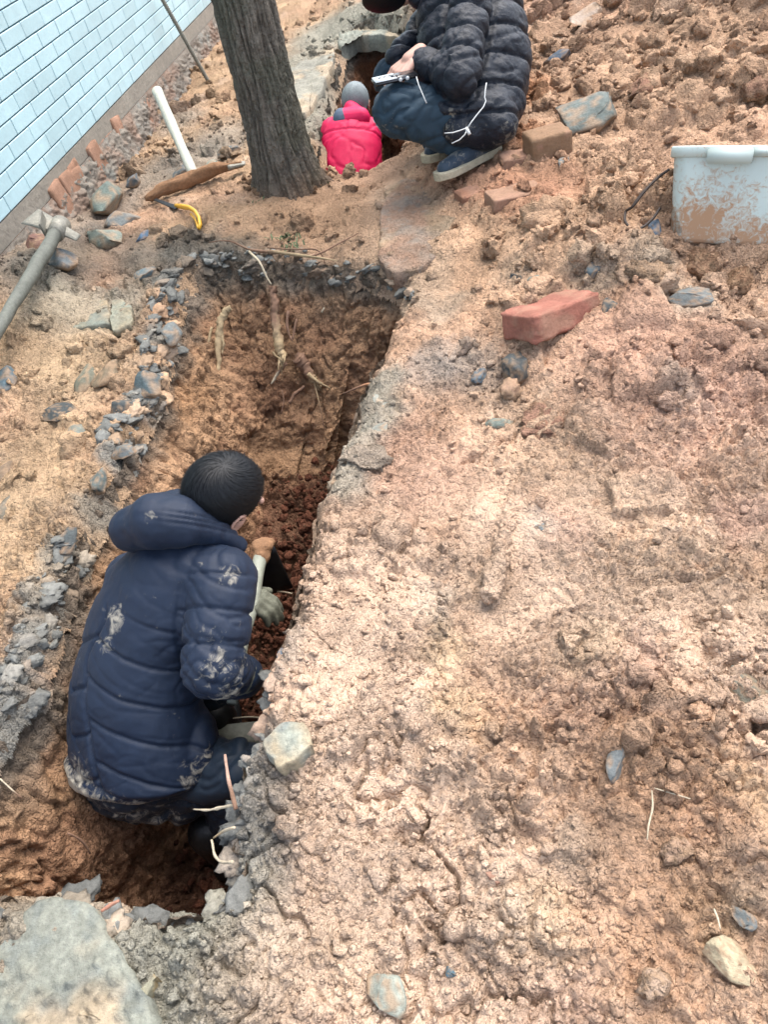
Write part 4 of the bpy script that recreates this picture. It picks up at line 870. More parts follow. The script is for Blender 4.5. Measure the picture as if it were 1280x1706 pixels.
root(E_([(512, 622), (530, 636), (550, 648)], .08), [.010, .008, .003], RP, RP, 'pale splinter hanging from the lowest split root', seed=8)
root(E_([(522, 632), (530, 662), (541, 716)], .06), [.004, .003, .002], RP, RB, 'thin rootlet dangling below the lowest split root', seed=9)
root(E_([(452, 640), (462, 622), (478, 605)], .04), [.005, .008, .008], RW, RB, 'short bent root below the thick torn root', seed=10)
root(E_([(482, 672), (492, 655), (508, 644)], .04), [.008, .010, .008], RB, RB, 'stubby brown root near the bottom of the root cluster', seed=11)
root(E_([(468, 690), (474, 668), (470, 650)], .04), [.002, .003, .003], RB, RB, 'hair-thin rootlet below the thick torn root', seed=12)
gl = lambda L, z: [hit(a, b)+np.array([0, 0, z]) for a, b in L]
root(gl([(352, 417), (388, 412), (420, 432), (470, 434), (510, 440), (566, 448)], .035), [.003, .004, .006, .008, .007, .003], RB, RP*.8, 'long horizontal root along the top edge of the trench end wall', seed=13)
root(gl([(418, 431), (436, 446)], .03)+E_([(444, 462), (452, 474)], .05), [.006, .005, .003], RW, RW, 'pale forked rootlet hanging over the trench end wall', seed=14)
root(gl([(520, 440), (545, 430), (562, 420), (600, 400)], .03), [.005, .004, .003, .002], RB, RB, 'thin root crossing the soil at the top of the trench end wall', seed=15)
root(gl([(450, 428), (500, 432), (540, 428)], .04)+E_([(548, 470), (552, 500)], .04), [.003, .003, .003, .002, .002], RB, RB, 'wiry rootlet hanging from the tree root mat', seed=16)
root(E_([(536, 520), (546, 505), (550, 492)], .04), [.005, .004, .002], RW, RW, 'small pale rootlet at the upper right of the trench end wall', seed=17)
root([PD(644, 636, 2.35), PD(610, 640, 2.36), PD(590, 648, 2.37), PD(572, 656, 2.40)], [.004, .004, .003, .002], lin(206, 150, 110, .6), RB, 'orange rootlet sticking out of the right lip of the trench', seed=18)
root([PD(375, 1258, 1.42), PD(379, 1290, 1.40), PD(386, 1320, 1.38), PD(392, 1348, 1.36)], [.003, .004, .0045, .005], lin(196, 160, 140, .6), RB, 'pinkish upright root in front of the digger knee', seed=19)
root([PD(322, 1348, 1.44), PD(345, 1350, 1.42), PD(366, 1346, 1.40), PD(394, 1340, 1.37)], [.0015, .003, .003, .003], RW, RW, 'pale knobbly root pointing left below the digger knee', seed=20, kn=.5)
root([PD(353, 1400, 1.42), PD(356, 1424, 1.40), PD(368, 1438, 1.38), PD(388, 1436, 1.35)], [.0025, .003, .003, .003], RW, RW, 'white zigzag root at the right lip beside the digger boot', seed=21, kn=.3)
root([PD(356, 1396, 1.42), PD(372, 1384, 1.40), PD(390, 1378, 1.36)], [.002, .003, .003], RP, RW, 'upper branch of the white roots at the right lip', seed=22)
root([PD(388, 1197, 1.95), PD(412, 1194, 1.94), PD(440, 1196, 1.92)], [.002, .0025, .002], RW, RW, 'straight white twig above the board in the trench', seed=23)
root([PD(396, 1246, 1.9), PD(406, 1250, 1.9), PD(418, 1256, 1.88)], [.003, .0035, .003], RW, RW, 'short white twig below the board in the trench', seed=24)
root([PD(436, 984, 2.3), PD(452, 988, 2.28), PD(466, 985, 2.26), PD(486, 989, 2.2)], [.002, .003, .003, .002], RW, RW, 'thin white root across the trench below the hoe blade', seed=25)
root(gl([(176, 1524), (188, 1516), (206, 1506)], .02), [.003, .004, .003], lin(196, 140, 116, .6), lin(190, 140, 116, .6), 'short pinkish twig on the near lip of the trench', seed=26)
root(gl([(1086, 1322), (1088, 1350), (1080, 1380), (1078, 1404)], .012), [.0015, .0022, .002, .0012], RW, RW, 'thin pale root over the lower right spoil', seed=27)
root(gl([(1090, 1318), (1110, 1324), (1150, 1336)], .012), [.001, .0015, .001], RW, RW, 'hair-thin root running right over the lower right spoil', seed=28)
root(gl([(1186, 1524), (1192, 1540), (1196, 1558)], .03), [.002, .002, .0015], RW, RW, 'short pale root above the yellow boulder', seed=29)
root([PZ(112, 1388, -.12), PZ(138, 1400, -.16), PZ(150, 1422, -.2)], [.0025, .003, .002], RB, RB, 'brown rootlet on the left wall of the trench below the digger', seed=30)
root([PZ(0, 1298, -.02), PZ(20, 1316, -.04), PZ(36, 1330, -.06)], [.002, .002, .0015], RW, RB, 'thin rootlet on the left wall at the picture edge', seed=31)
b = MB(); sp = gl([(850, 855), (843, 890), (834, 930), (826, 960), (818, 990)], .004); [b.cap(sp[k], sp[k+1], (.020, .026, .024, .026)[k], (.026, .024, .026, .018)[k]) for k in range(4)]
sk = b.blob('stake', SOIL, .004, 2, None, lambda v, nn: .016*(billow(v, 26, 3, 3)-.5)+.014*fbm(v, 14, 3, 5)); setcol(sk.data, soilcol(getv(sk.data))*.97); tag(sk, 'clay-caked wooden stake half buried in the middle of the right-hand spoil', 'stake')
m = MB(); bc = PD(398, 1226, 2.12); m.box(bc, (nrm(RT+.1*UP), nrm(np.cross(RT+.1*UP, [0, 0, 1.])), UZ), (.075, .035, .012)); tag(m.build('board', WOODG, bevel=.002), 'short grey board lying in the trench behind the digger knee', 'board')
# small weeds by the tree
m = MB(); r = np.random.default_rng(9)
for (px, py, n_) in ((478, 398, 40), (490, 412, 24), (420, 345, 14), (535, 305, 16), (402, 352, 10)):
    c = hit(px, py)
    for _ in range(n_):
        a = c+np.array([r.normal()*.03, r.normal()*.02, 0]); a[2] = hb(a[0], a[1]); d = nrm(np.array([r.normal()*.7, r.normal()*.7, .8])); L = r.uniform(.015, .035); sdv = nrm(np.cross(d, [0, 0, 1.]))*.003
        m.add([a-sdv, a+sdv, a+d*L*.6+sdv*1.2, a+d*L-np.array([0, 0, .004]), a+d*L*.6-sdv*1.2], [(0, 1, 2, 3, 4)])
tag(m.build('weeds', mat('weed_leaf', base=lin(112, 124, 88, .55), rough=.7, noise=(60, .3)), smooth=False), kind='stuff')

# ================================================================== people
def fab(name, col, rough, mudc=lin(196, 188, 170, .6), sheen=.2, bump=(('n', 500, .0006),), msc=38):
    m = mat(name, base=col, rough=rough, spec=.35, noise=((18, .12), (90, .1)), bump=bump, mud=('mud', mudc, msc)); m.node_tree.nodes['Principled BSDF'].inputs['Sheen Weight'].default_value = sheen; return m
NAVY = fab('navy_quilted_cloth', lin(20, 45, 76, .36), .64, sheen=.02)
BLACKP = fab('black_nylon', lin(18, 30, 46, .55), .42, sheen=.02, bump=(('n', 70, .006), ('n', 400, .0006)))
JEAN = fab('blue_denim', lin(46, 70, 86, .55), .8, sheen=.03)
WORKT = fab('dark_work_trousers', lin(24, 46, 66, .4), .6, sheen=.03)
REDJ = mat('red_jacket_cloth', attr='Col', rough=.6, noise=((20, .1), (90, .08)), bump=(('n', 400, .0008),))
SKIN = mat('skin', base=lin(214, 168, 148, .62), rough=.5, spec=.4, noise=((30, .08), (150, .06)), bump=(('n', 250, .0008),))
HAIR = mat('black_hair', base=lin(22, 26, 32, .45), rough=.55, spec=.28, noise=(200, .3))
GLOVE = mat('muddy_glove', base=lin(132, 134, 118, .55), rough=.9, noise=((40, .25), (120, .25)), bump=(('n', 150, .002),))
RUBBER = mat('black_rubber', base=lin(30, 32, 34, .6), rough=.4, noise=(30, .3), bump=(('n', 60, .002),))
def crease(v, f, seed, k=5.0):     # sharp fold lines, f = frequencies along three directions
    q = v*0; q[:, 0] = v@f[0]; q[:, 1] = v@f[1]; q[:, 2] = v@f[2]; q = q+.5*fbm(q, .7, 2, seed+3)[:, None]
    return np.clip(1-np.abs(gn(q, seed))*k, 0, 1)**1.5
def attr_mud(o, val): a = o.data.attributes.new('mud', 'FLOAT', 'POINT'); a.data.foreach_set('value', np.asarray(val, np.float32))
def camdir(r_, u_, t_): return nrm(RT*r_+UP*u_-FW*t_)          # right, up, towards the viewer
def groove(x, w): return np.exp(-(x/w)**2)
def head(mb, c, R, U, Fd, k=1.0, neck=None):
    A = (R, Fd, U)
    mb.ell(c+U*.02*k-Fd*.012*k, A, (.074*k, .092*k, .084*k)); mb.ell(c-U*.045*k+Fd*.030*k, A, (.056*k, .062*k, .068*k)); mb.ell(c-U*.085*k+Fd*.055*k, A, (.030*k, .028*k, .024*k))
    mb.cap(c+Fd*.088*k-U*.005*k, c+Fd*.106*k-U*.036*k, .008*k, .013*k); mb.ell(c-U*.062*k+Fd*.088*k, A, (.024*k, .010*k, .006*k)); mb.ell(c-U*.074*k+Fd*.085*k, A, (.020*k, .010*k, .007*k))
    mb.cap(c+Fd*.080*k+U*.018*k-R*.045*k, c+Fd*.080*k+U*.018*k+R*.045*k, .010*k)
    for sg in (-1, 1):
        e = c+R*sg*.076*k-Fd*.004*k-U*.012*k
        o_ = nrm(R*sg*.75-Fd*.65)
        ring = [e+(U*math.cos(a)*.028+nrm(Fd*.8+o_*.1)*math.sin(a)*.014)*k+o_*.010*k*(1.0 if math.sin(a) < .3 else .2) for a in np.linspace(0, 2*math.pi, 13)]
        mb.tube(ring, .0052*k, 8); mb.ell(e+o_*.002*k, (o_, U, np.cross(o_, U)), (.004*k, .02*k, .012*k)); mb.ell(e-U*.026*k+o_*.004*k, A, (.006*k, .007*k, .008*k))
    if neck is not None: mb.cap(c-U*.05*k-Fd*.02*k, neck, .052*k, .058*k)
def hairdo(name, c, R, U, Fd, k, parent, m_, n=2600, whorl=.55, seed=1, line=-.035):
    """short hair: a cap of hair plus strands that radiate from the crown whorl"""
    A = (R, Fd, U); cc = c+U*.022*k-Fd*.014*k; rr = np.array([.081, .099, .092])*k
    b = MB(); b.ell(cc, A, rr, 40); b.cap(c-U*.02*k-Fd*.052*k-R*.02*k, c-U*.02*k-Fd*.052*k+R*.02*k, .045*k)
    o = b.blob(name, m_, .005*k, 4, parent); v = getv(o.data); d = v-c; lf = d@Fd; lu = d@U; lr = d@R
    cut = lu-(line*k+np.clip(lf/k, -.1, .1)*.75*k+.030*k*sst(.0, .05, lf/k)); bm = bmesh.new(); bm.from_mesh(o.data); bm.verts.ensure_lookup_table()
    dele = [bm.verts[i] for i in np.where(cut < -.012*k)[0]]; bmesh.ops.delete(bm, geom=dele, context='VERTS'); bm.to_mesh(o.data); bm.free()
    r = np.random.default_rng(seed); w0 = nrm(U-Fd*whorl+R*.05); V = []; F = []
    for i in range(n):
        dd = nrm(r.normal(size=3)); 
        t = dd-w0*(dd@w0); 
        if np.linalg.norm(t) < .05: continue
        t = nrm(t+.6*r.normal()*np.cross(w0, t)); sw = np.cross(w0, t); q_r = r.random()**1.5; L = r.uniform(.2, .42); th0 = math.acos(np.clip(dd@w0, -1, 1)); pts = []
        for j in range(5):
            th = th0+L*j/4; dr = nrm(w0*math.cos(th)+nrm(t+sw*.35*j/4)*math.sin(th)); p = cc+(A[0]*(dr@R)*rr[0]+A[1]*(dr@Fd)*rr[1]+A[2]*(dr@U)*rr[2])*(1.0+.010+.075*(j/4)*q_r); pts.append((p, dr))
        q = pts[-1][0]-c
        if q@U < line*k+np.clip(q@Fd/k, -.1, .1)*.75*k+.03*k*(q@Fd > .02*k)-.006*k: continue
        n0 = len(V); wd = .0007*k
        for j, (p, dr) in enumerate(pts):
            tg = nrm(pts[min(j+1, 4)][0]-pts[max(j-1, 0)][0]); sd_ = np.cross(tg, dr)*wd*(1-.7*j/4); V += [p-sd_, p+sd_]
        F += [(n0+2*j, n0+2*j+1, n0+2*j+3, n0+2*j+2) for j in range(4)]
    st = pydata('hair_strands', V, F, m_); under(st, parent); return o
def hand(name, m_, wrist, kn, up, parent, curl=.8, k=1.0, side=1, fat=1.0, thumbd=None, vox=.0032):
    """wrist -> knuckle direction kn, `up` = back of the hand; fingers curl away from `up`"""
    kn = nrm(kn); up = nrm(up-kn*(up@kn)); sd_ = np.cross(kn, up)*side; b = MB()
    for j in range(4):
        x = (j-1.5)*.0205*k; base = wrist+kn*(.082-.004*abs(j-1.2))*k+sd_*x; b.cap(wrist+kn*.012*k+sd_*x*.55, base, .0155*k*fat, .0125*k*fat, 12)
    b.cap(wrist-kn*.03*k, wrist+kn*.02*k, .026*k*fat, .028*k*fat)
    for j, L in enumerate((.070, .080, .075, .058)):
        x = (j-1.5)*.0215*k; p = wrist+kn*(.082-.004*abs(j-1.2))*k+sd_*x; d = kn; r0 = .0098*k*fat
        for q, f in enumerate((.45, .32, .23)):
            a = curl*(.55 if q == 0 else 1.0)*(1+.06*j); d = nrm(d*math.cos(a)-up*math.sin(a)); up2 = 0; e = p+d*L*f*k*1.1; b.cap(p, e, r0, r0*.9, 10); p = e; r0 *= .92
            up = nrm(up-d*(up@d)) if False else up
    th = nrm(kn*.55-sd_*.8-up*.35) if thumbd is None else nrm(thumbd); p = wrist+kn*.025*k-sd_*.026*k; e = p+th*.040*k; b.cap(p, e, .0155*k*fat, .0125*k*fat); b.cap(e, e+nrm(th+kn*.7-up*.3)*.032*k, .0118*k*fat, .0095*k*fat)
    return b.blob(name, m_, vox*k, 2, parent)

# ------------------------------------------------------------------ the digger in the trench
P1 = empty('person', PZ(300, 1300, -.66), 'person in a navy quilted jacket bent over in the trench, holding a long handle', 'person')
w_ = nrm(RT*.08+UP*.6-FW*.79); eR = RT*.54-UP*.69-FW*.47; eR = nrm(eR-w_*(eR@w_)); f_ = np.cross(w_, eR); hU = nrm(.82*w_+.57*f_); hF = nrm(.82*f_-.57*w_); hR = np.cross(hF, hU); _q = Matrix.Rotation(R_(10), 3, Vector(hU)); hF = np.array(_q @ Vector(hF)); hR = np.array(_q @ Vector(hR))
hc = PD(371, 826, 1.75); KH = 1.0
b = MB(); head(b, hc, hR, hU, hF, KH, PD(335, 905, 1.80)); b.blob('body', SKIN, .0045, 3, P1)
hairdo('hair', hc, hR, hU, hF, KH, P1, HAIR, 9000, .55, 2)
lat = camdir(.80, .10, .55); TOR = [(236, 1290, 1.82, .195, .145), (232, 1225, 1.82, .19, .15), (228, 1150, 1.80, .170, .14), (246, 1060, 1.78, .158, .132), (278, 990, 1.76, .150, .125), (300, 945, 1.75, .135, .105), (330, 905, 1.76, .085, .08)]
b = MB(); b.u = lat; TC = [PD(x, y, d) for x, y, d, _, _ in TOR]; b.loft([(c, q[3], q[4]) for c, q in zip(TC, TOR)], 36, .25)
b.ell(PD(318, 1240, 1.82), (lat, FW, UP), (.10, .10, .10)); b.ell(PD(222, 970, 1.80), (RT, FW, UP), (.06, .09, .06))
S1, E1, W1 = PD(372, 962, 1.68), PD(354, 1112, 1.62), PD(402, 1128, 1.76)
b.cap(S1, E1, .076, .066); b.cap(S1+(PD(300, 950, 1.74)-S1)*.5, S1, .085, .074); b.cap(E1, W1, .066, .05)
S2, E2, W2 = PD(225, 965, 1.86), PD(290, 1020, 2.06), PD(395, 1012, 2.02); b.cap(S2, E2, .07, .06); b.cap(E2, W2, .058, .045)
ax1 = nrm(TC[5]-TC[0]); arm1 = nrm(E1-S1)
def jac1(v, nn):
    d = v-TC[0]; a = d@ax1; l = d@lat+.34*np.clip(.34-a, -1, 1)*0; 
    # distance to the right arm axis decides sleeve against body
    def segd(p0, p1): e = p1-p0; t = np.clip(((v-p0)@e)/(e@e), 0, 1); return np.linalg.norm(v-p0-t[:, None]*e, axis=1), t*np.linalg.norm(e)
    d1, t1_ = segd(S1, E1); d2, t2_ = segd(E1, W1); sleeve = sst(.095, .080, np.minimum(d1, d2)) if False else 1-sst(.080, .096, np.minimum(d1, d2))
    axc = np.array([np.interp(a, [0, .1, .2, .3, .4, .5], [0, 0, .0, .01, .02, .02])])[0]
    wv = .010*fbm(v, 9, 2, 5)
    seamx = .045+.02*sst(.28, .42, a)*3-.015*sst(.0, .2, a)
    vs = groove(l-seamx+wv*.4, .0045)+groove(l+.135+wv*.4, .0045)
    back = 1-sst(-.004, .004, l-seamx)
    zz = a+wv*.5-.55*np.abs(l+.045)*1.0; ph = (zz/.098) % 1.0; dz = np.minimum(ph, 1-ph)*.098
    zz2 = a+wv*.6+.18*(l-seamx); ph2 = (zz2/.088) % 1.0; dz2 = np.minimum(ph2, 1-ph2)*.088
    dd = np.where(back > .5, dz, dz2); lim = 1-sst(.40, .44, a)
    bodyd = (-.0065*groove(dd, .004)+.0030*np.sqrt(np.clip(dd/.045, 0, 1)))*lim-.009*vs*lim*1.0
    ts = np.where(d1 < d2, t1_, np.linalg.norm(E1-S1)+t2_)+.012*fbm(v, 8, 2, 8); ph3 = (ts/.078) % 1.0; dz3 = np.minimum(ph3, 1-ph3)*.078
    slv = -.005*groove(dz3, .004)+.0045*np.sqrt(np.clip(dz3/.038, 0, 1)); arms = -.010*groove(np.minimum(d1, d2)-.088, .006)*(a > .1)
    bk_ = .35+.65*sleeve; wr = -.0045*bk_*crease(v, (lat*7, ax1*19+lat*5, FW*7), 33)-.0040*bk_*crease(v, (lat*16, ax1*26-lat*8, FW*12), 37)*sst(-.1, .3, fbm(v, 5, 2, 36))+.006*fbm(v, 9, 2, 11)+.002*fbm(v, 36, 3, 12)
    el = .009*crease(v, (RT*20, UP*26, FW*20), 35, 4)*np.exp(-(np.linalg.norm(v-E1, axis=1)/.11)**2)
    hem = .006*groove(a-.0, .012)-.004*groove(a-.022, .005)
    return bodyd*(1-sleeve)+slv*sleeve+wr+arms*.5-el+hem
jk = b.blob('jacket', NAVY, .0050, 5, P1, jac1); v = getv(jk.data); a_ = (v-TC[0])@ax1
mv = .62*(1-sst(-.05, .05, a_))+.25+.08*fbm(v, 8, 2, 3)
for (px, py, D, r_, st) in ((372, 1120, 1.55, .10, .22), (395, 1105, 1.62, .07, .24), (362, 1060, 1.56, .06, .2), (190, 1030, 1.66, .06, .27), (170, 1070, 1.66, .05, .25), (240, 1000, 1.62, .04, .2), (330, 925, 1.62, .05, .22), (385, 960, 1.62, .04, .28), (345, 940, 1.66, .04, .2), (395, 1040, 1.62, .035, .26), (310, 1215, 1.66, .06, .22), (345, 1290, 1.70, .08, .3), (140, 1290, 1.72, .08, .3), (380, 1165, 1.62, .06, .36)):
    mv = np.maximum(mv, (st*1.3+.13)*np.exp(-(np.linalg.norm(v-PD(px, py, D), axis=1)/r_)**2*.8))
attr_mud(jk, mv)
# hood bunched behind the neck
b = MB(); hp = [PD(222, 882, 1.70), PD(262, 868, 1.66), PD(305, 868, 1.66), PD(350, 884, 1.69), PD(398, 908, 1.73)]
b.ell(hp[0], (RT, FW, UP), (.040, .045, .052)); b.cap(hp[0], hp[1], .052, .064); b.cap(hp[1], hp[2], .064, .060); b.cap(hp[2], hp[3], .058, .040); b.cap(hp[3], hp[4], .038, .022); b.cap(PD(292, 845, 1.70), PD(340, 868, 1.70), .045, .04); b.cap(PD(250, 850, 1.70), PD(300, 838, 1.72), .04, .035)
hx = nrm(hp[4]-hp[0]); hn = nrm(np.cross(hx, FW))
def hood1(v, nn):
    t = (v-hp[0])@hx; u = (v-hp[0])@nrm(UP-hx*(UP@hx)); rim_ = u-.055+.25*np.abs(t-.16)*0
    st = sum(groove(u-(.050-.011*k)+.10*(t-.12)*0-.012*fbm(v, 6, 1, 2), .0028) for k in range(3))*sst(.04, .12, t)
    return -.0045*st+.008*fbm(v, 12, 2, 21)+.003*fbm(v, 35, 2, 22)-.008*groove(u+.012, .006)*sst(.02, .1, t)*0
hd1 = b.blob('hood', NAVY, .005, 6, P1, hood1); v = getv(hd1.data)
mv = .05*fbm(v, 9, 2, 4)
for (px, py, D, r_, st) in ((218, 880, 1.64, .022, .5), (250, 860, 1.60, .022, .42), (325, 858, 1.62, .012, .4)): mv = np.maximum(mv, st*np.exp(-(np.linalg.norm(v-PD(px, py, D), axis=1)/r_)**2*.6))
attr_mud(hd1, mv)
# trousers, boots, gloves
b = MB(); K1, A1 = PD(398, 1282, 1.76), PD(372, 1410, 1.98); hipR = PD(300, 1290, 1.84); hipL = PD(205, 1300, 1.90)
b.ell(PD(245, 1288, 1.84), (lat, nrm(np.cross(lat, ax1)), ax1), (.175, .14, .12)); b.cap(hipR, K1, .098, .078); b.cap(PD(240, 1318, 1.84), PD(300, 1318, 1.84), .082); b.cap(K1, A1, .074, .052)
K2 = np.array([-.62, 1.30, -.30]); A2 = np.array([-.62, 1.22, -.60]); b.cap(hipL, K2, .095, .075); b.cap(K2, A2, .07, .052)
tr1 = b.blob('trousers', WORKT, .007, 6, P1, lambda v, nn: -.010*crease(v, (RT*6+UP*8, UP*14-RT*6, FW*7), 61, 4)-.006*crease(v, (RT*15, UP*20-RT*9, FW*10), 64, 4)+.004*fbm(v, 20, 3, 62))
v = getv(tr1.data); attr_mud(tr1, .26+.16*fbm(v, 6, 3, 5)+.18*np.exp(-(np.linalg.norm(v-PD(215, 1345, 1.78), axis=1)/.09)**2))
for A, Fd in ((A1, nrm(np.array([.15, .6, 0]))), (A2, nrm(np.array([0., 1, 0])))):
    b = MB(); b.cap(A+UZ*.10, A, .060, .052); b.cap(A-UZ*.02, np.array([A[0], A[1], -.635])+Fd*.02, .05, .045); b.cap(np.array([A[0], A[1], -.64])-Fd*.03, np.array([A[0], A[1], -.645])+Fd*.15, .040, .038); b.blob('boot', RUBBER, .007, 3, P1)
# hoe
h0, h1 = PD(386, 1172, 1.84), PD(438, 914, 2.13); hdv = nrm(h1-h0)
T4 = empty('hoe', h1, 'hoe with a pale wooden handle and mud-caked head held by the navy-jacketed digger', 'hoe')
m = MB(); n = 16; m.tube([h0+(h1-h0)*k/n+RT*.003*math.sin(k*.8) for k in range(n+1)], [.0135+.0075*(k/n)**1.5 for k in range(n+1)], 16); m.build('handle', WOODP, T4)
m = MB(); m.ell(h1+hdv*.012, (RT, hdv, FW), (.034, .030, .034), 18); m.cap(h1, h1-hdv*.03, .026, .023); o = m.blob('head', MUDIRON, .004, 2, T4, lambda v, nn: .006*fbm(v, 40, 3, 4)); 
m = MB(); blade(m, h1+RT*.01, PD(462, 990, 2.26), .024, .052, .006, .003, nrm(-FW+RT*.2), curve=.01); m.build('blade', DKM, T4, bevel=.001)
hold = lambda t: h0+(h1-h0)*t
pR = hold(.24); hand('glove', GLOVE, W1+nrm(pR-W1)*.02, pR-W1+RT*.02+UP*.01, nrm(RT*.6-FW*.6+UP*.1), P1, 1.0, 1.05, 1, 1.25, vox=.0045)
pL = hold(.62); hand('glove', GLOVE, pL-RT*.055+FW*.03, nrm(RT*.9-FW*.25), nrm(-FW*.5-RT*.1+UP*.7), P1, 1.15, 1.0, 1, 1.2, vox=.0045)
b = MB(); b.cap(W1-nrm(W1-E1)*.03, W1+nrm(W1-E1)*.018, .054, .048); b.blob('glove_cuff', GLOVE, .006, 2, P1)

# ------------------------------------------------------------------ the squatting person
SF = hit(778, 300); D0 = depth(SF); print('squat depth', D0)
Q = lambda x, y, d=0: PD(x, y, D0+d)
P2 = empty('person', SF, 'person in a black puffer jacket squatting on the spoil and looking at a phone', 'person')
M_ = D0/FPX; TWD = -FW                      # towards viewer
b = MB(); b.u = nrm(-FW+RT*.15)
T2 = [(802, 228, .0, .165, .105), (806, 190, .0, .185, .165), (796, 140, .0, .20, .205), (790, 90, .0, .205, .225), (782, 40, .0, .205, .215), (768, -10, .0, .20, .185), (738, -50, .0, .15, .13), (712, -72, .0, .09, .09)]
C2_ = [Q(x, y, d) for x, y, d, _, _ in T2]; b.loft([(c, q[3], q[4]) for c, q in zip(C2_, T2)], 36, .3)
b.cap(Q(820, 215), Q(850, 110), .06, .08); b.cap(Q(748, 178, -.14), Q(822, 200, -.12), .085, .095); b.cap(Q(764, 212, -.14), Q(818, 222, -.10), .060, .060)
sA, eA, wA = Q(786, -8, -.20), Q(765, 128, -.26), Q(700, 104, -.16)
b.cap(sA, eA, .088, .078); b.cap(eA, wA, .076, .048)
sB, eB, wB = Q(745, -10, .2), Q(700, 60, .22), Q(664, 95, .1); b.cap(sB, eB, .08, .065); b.cap(eB, wB, .06, .045)
b.cap(Q(708, -66), Q(660, -62), .085, .085)
ax2 = nrm(C2_[5]-C2_[0])
def jac2(v, nn):
    def segd(p0, p1): e = p1-p0; t = np.clip(((v-p0)@e)/(e@e), 0, 1); return np.linalg.norm(v-p0-t[:, None]*e, axis=1), t*np.linalg.norm(e)
    a = (v-C2_[0])@ax2+.02*fbm(v, 5, 2, 3)+.10*((v-C2_[0])@RT)*.3; d1, t1_ = segd(sA, eA); d2, t2_ = segd(eA, wA); dm = np.minimum(d1, d2); sleeve = 1-sst(.085, .10, dm)
    ph = (a/.115) % 1.0; dz = np.minimum(ph, 1-ph)*.115; bd = -.012*groove(dz, .006)+.012*np.sqrt(np.clip(dz/.05, 0, 1))
    ts = np.where(d1 < d2, t1_, np.linalg.norm(eA-sA)+t2_)+.02*fbm(v, 6, 2, 6); ph = (ts/.095) % 1.0; dz = np.minimum(ph, 1-ph)*.095; sl = -.010*groove(dz, .006)+.009*np.sqrt(np.clip(dz/.045, 0, 1))
    wr = -.009*crease(v, (RT*4, UP*9-RT*5, FW*4), 71, 5)-.005*crease(v, (RT*11, UP*22+RT*8, FW*10), 74, 5)+.014*fbm(v, 7, 2, 76)+.004*fbm(v, 24, 3, 72)
    return bd*(1-sleeve)+sl*sleeve+wr-.018*groove(dm-.094, .010)*(1-sleeve*.3)
jk2 = b.blob('jacket', BLACKP, .0085, 4, P2, jac2); v = getv(jk2.data); attr_mud(jk2, .12+.12*fbm(v, 6, 3, 2)+.30*np.exp(-(np.linalg.norm(v-Q(850, 225, -.1), axis=1)/.10)**2)+.22*np.exp(-(np.linalg.norm(v-Q(745, 205, -.18), axis=1)/.08)**2)+.1)
b = MB(); hpA, kA, aA = Q(795, 196, -.08), Q(664, 184, -.14), Q(764, 244, -.05)
b.cap(hpA, kA, .105, .104); b.cap(kA, aA, .090, .050); b.cap(Q(690, 200, -.13), Q(735, 222, -.1), .080, .064)
hpB, kB, aB = Q(800, 195, .12), Q(658, 132, .18), Q(728, 236, .12); b.cap(hpB, kB, .11, .098); b.cap(kB, aB, .09, .06); b.ell(Q(808, 205), (RT, FW, UP), (.12, .17, .10))
jn = b.blob('trousers', JEAN, .008, 5, P2, lambda v, nn: -.014*crease(v, (RT*6+UP*4, UP*12-RT*5, FW*6), 81, 4)*sst(.03, .14, np.linalg.norm(v-kA+RT*.02-UP*.03, axis=1))-.006*crease(v, (RT*14, UP*22-RT*8, FW*10), 84, 4)+.004*fbm(v, 18, 3, 82)-.006*groove((v-Q(668, 196))@nrm(UP+.1*RT), .004)*((v-Q(650, 196))@RT > 0))
v = getv(jn.data); attr_mud(jn, .27+.14*fbm(v, 7, 3, 7)+.15*np.exp(-(np.linalg.norm(v-Q(640, 225, -.2), axis=1)/.08)**2))
SOLE = mat('muddy_sole', base=lin(208, 196, 168, .6), rough=.8, noise=((30, .2), (100, .2)), bump=(('n', 80, .003),)); SHOEM = fab('shoe_canvas', lin(46, 66, 84, .6), .6)
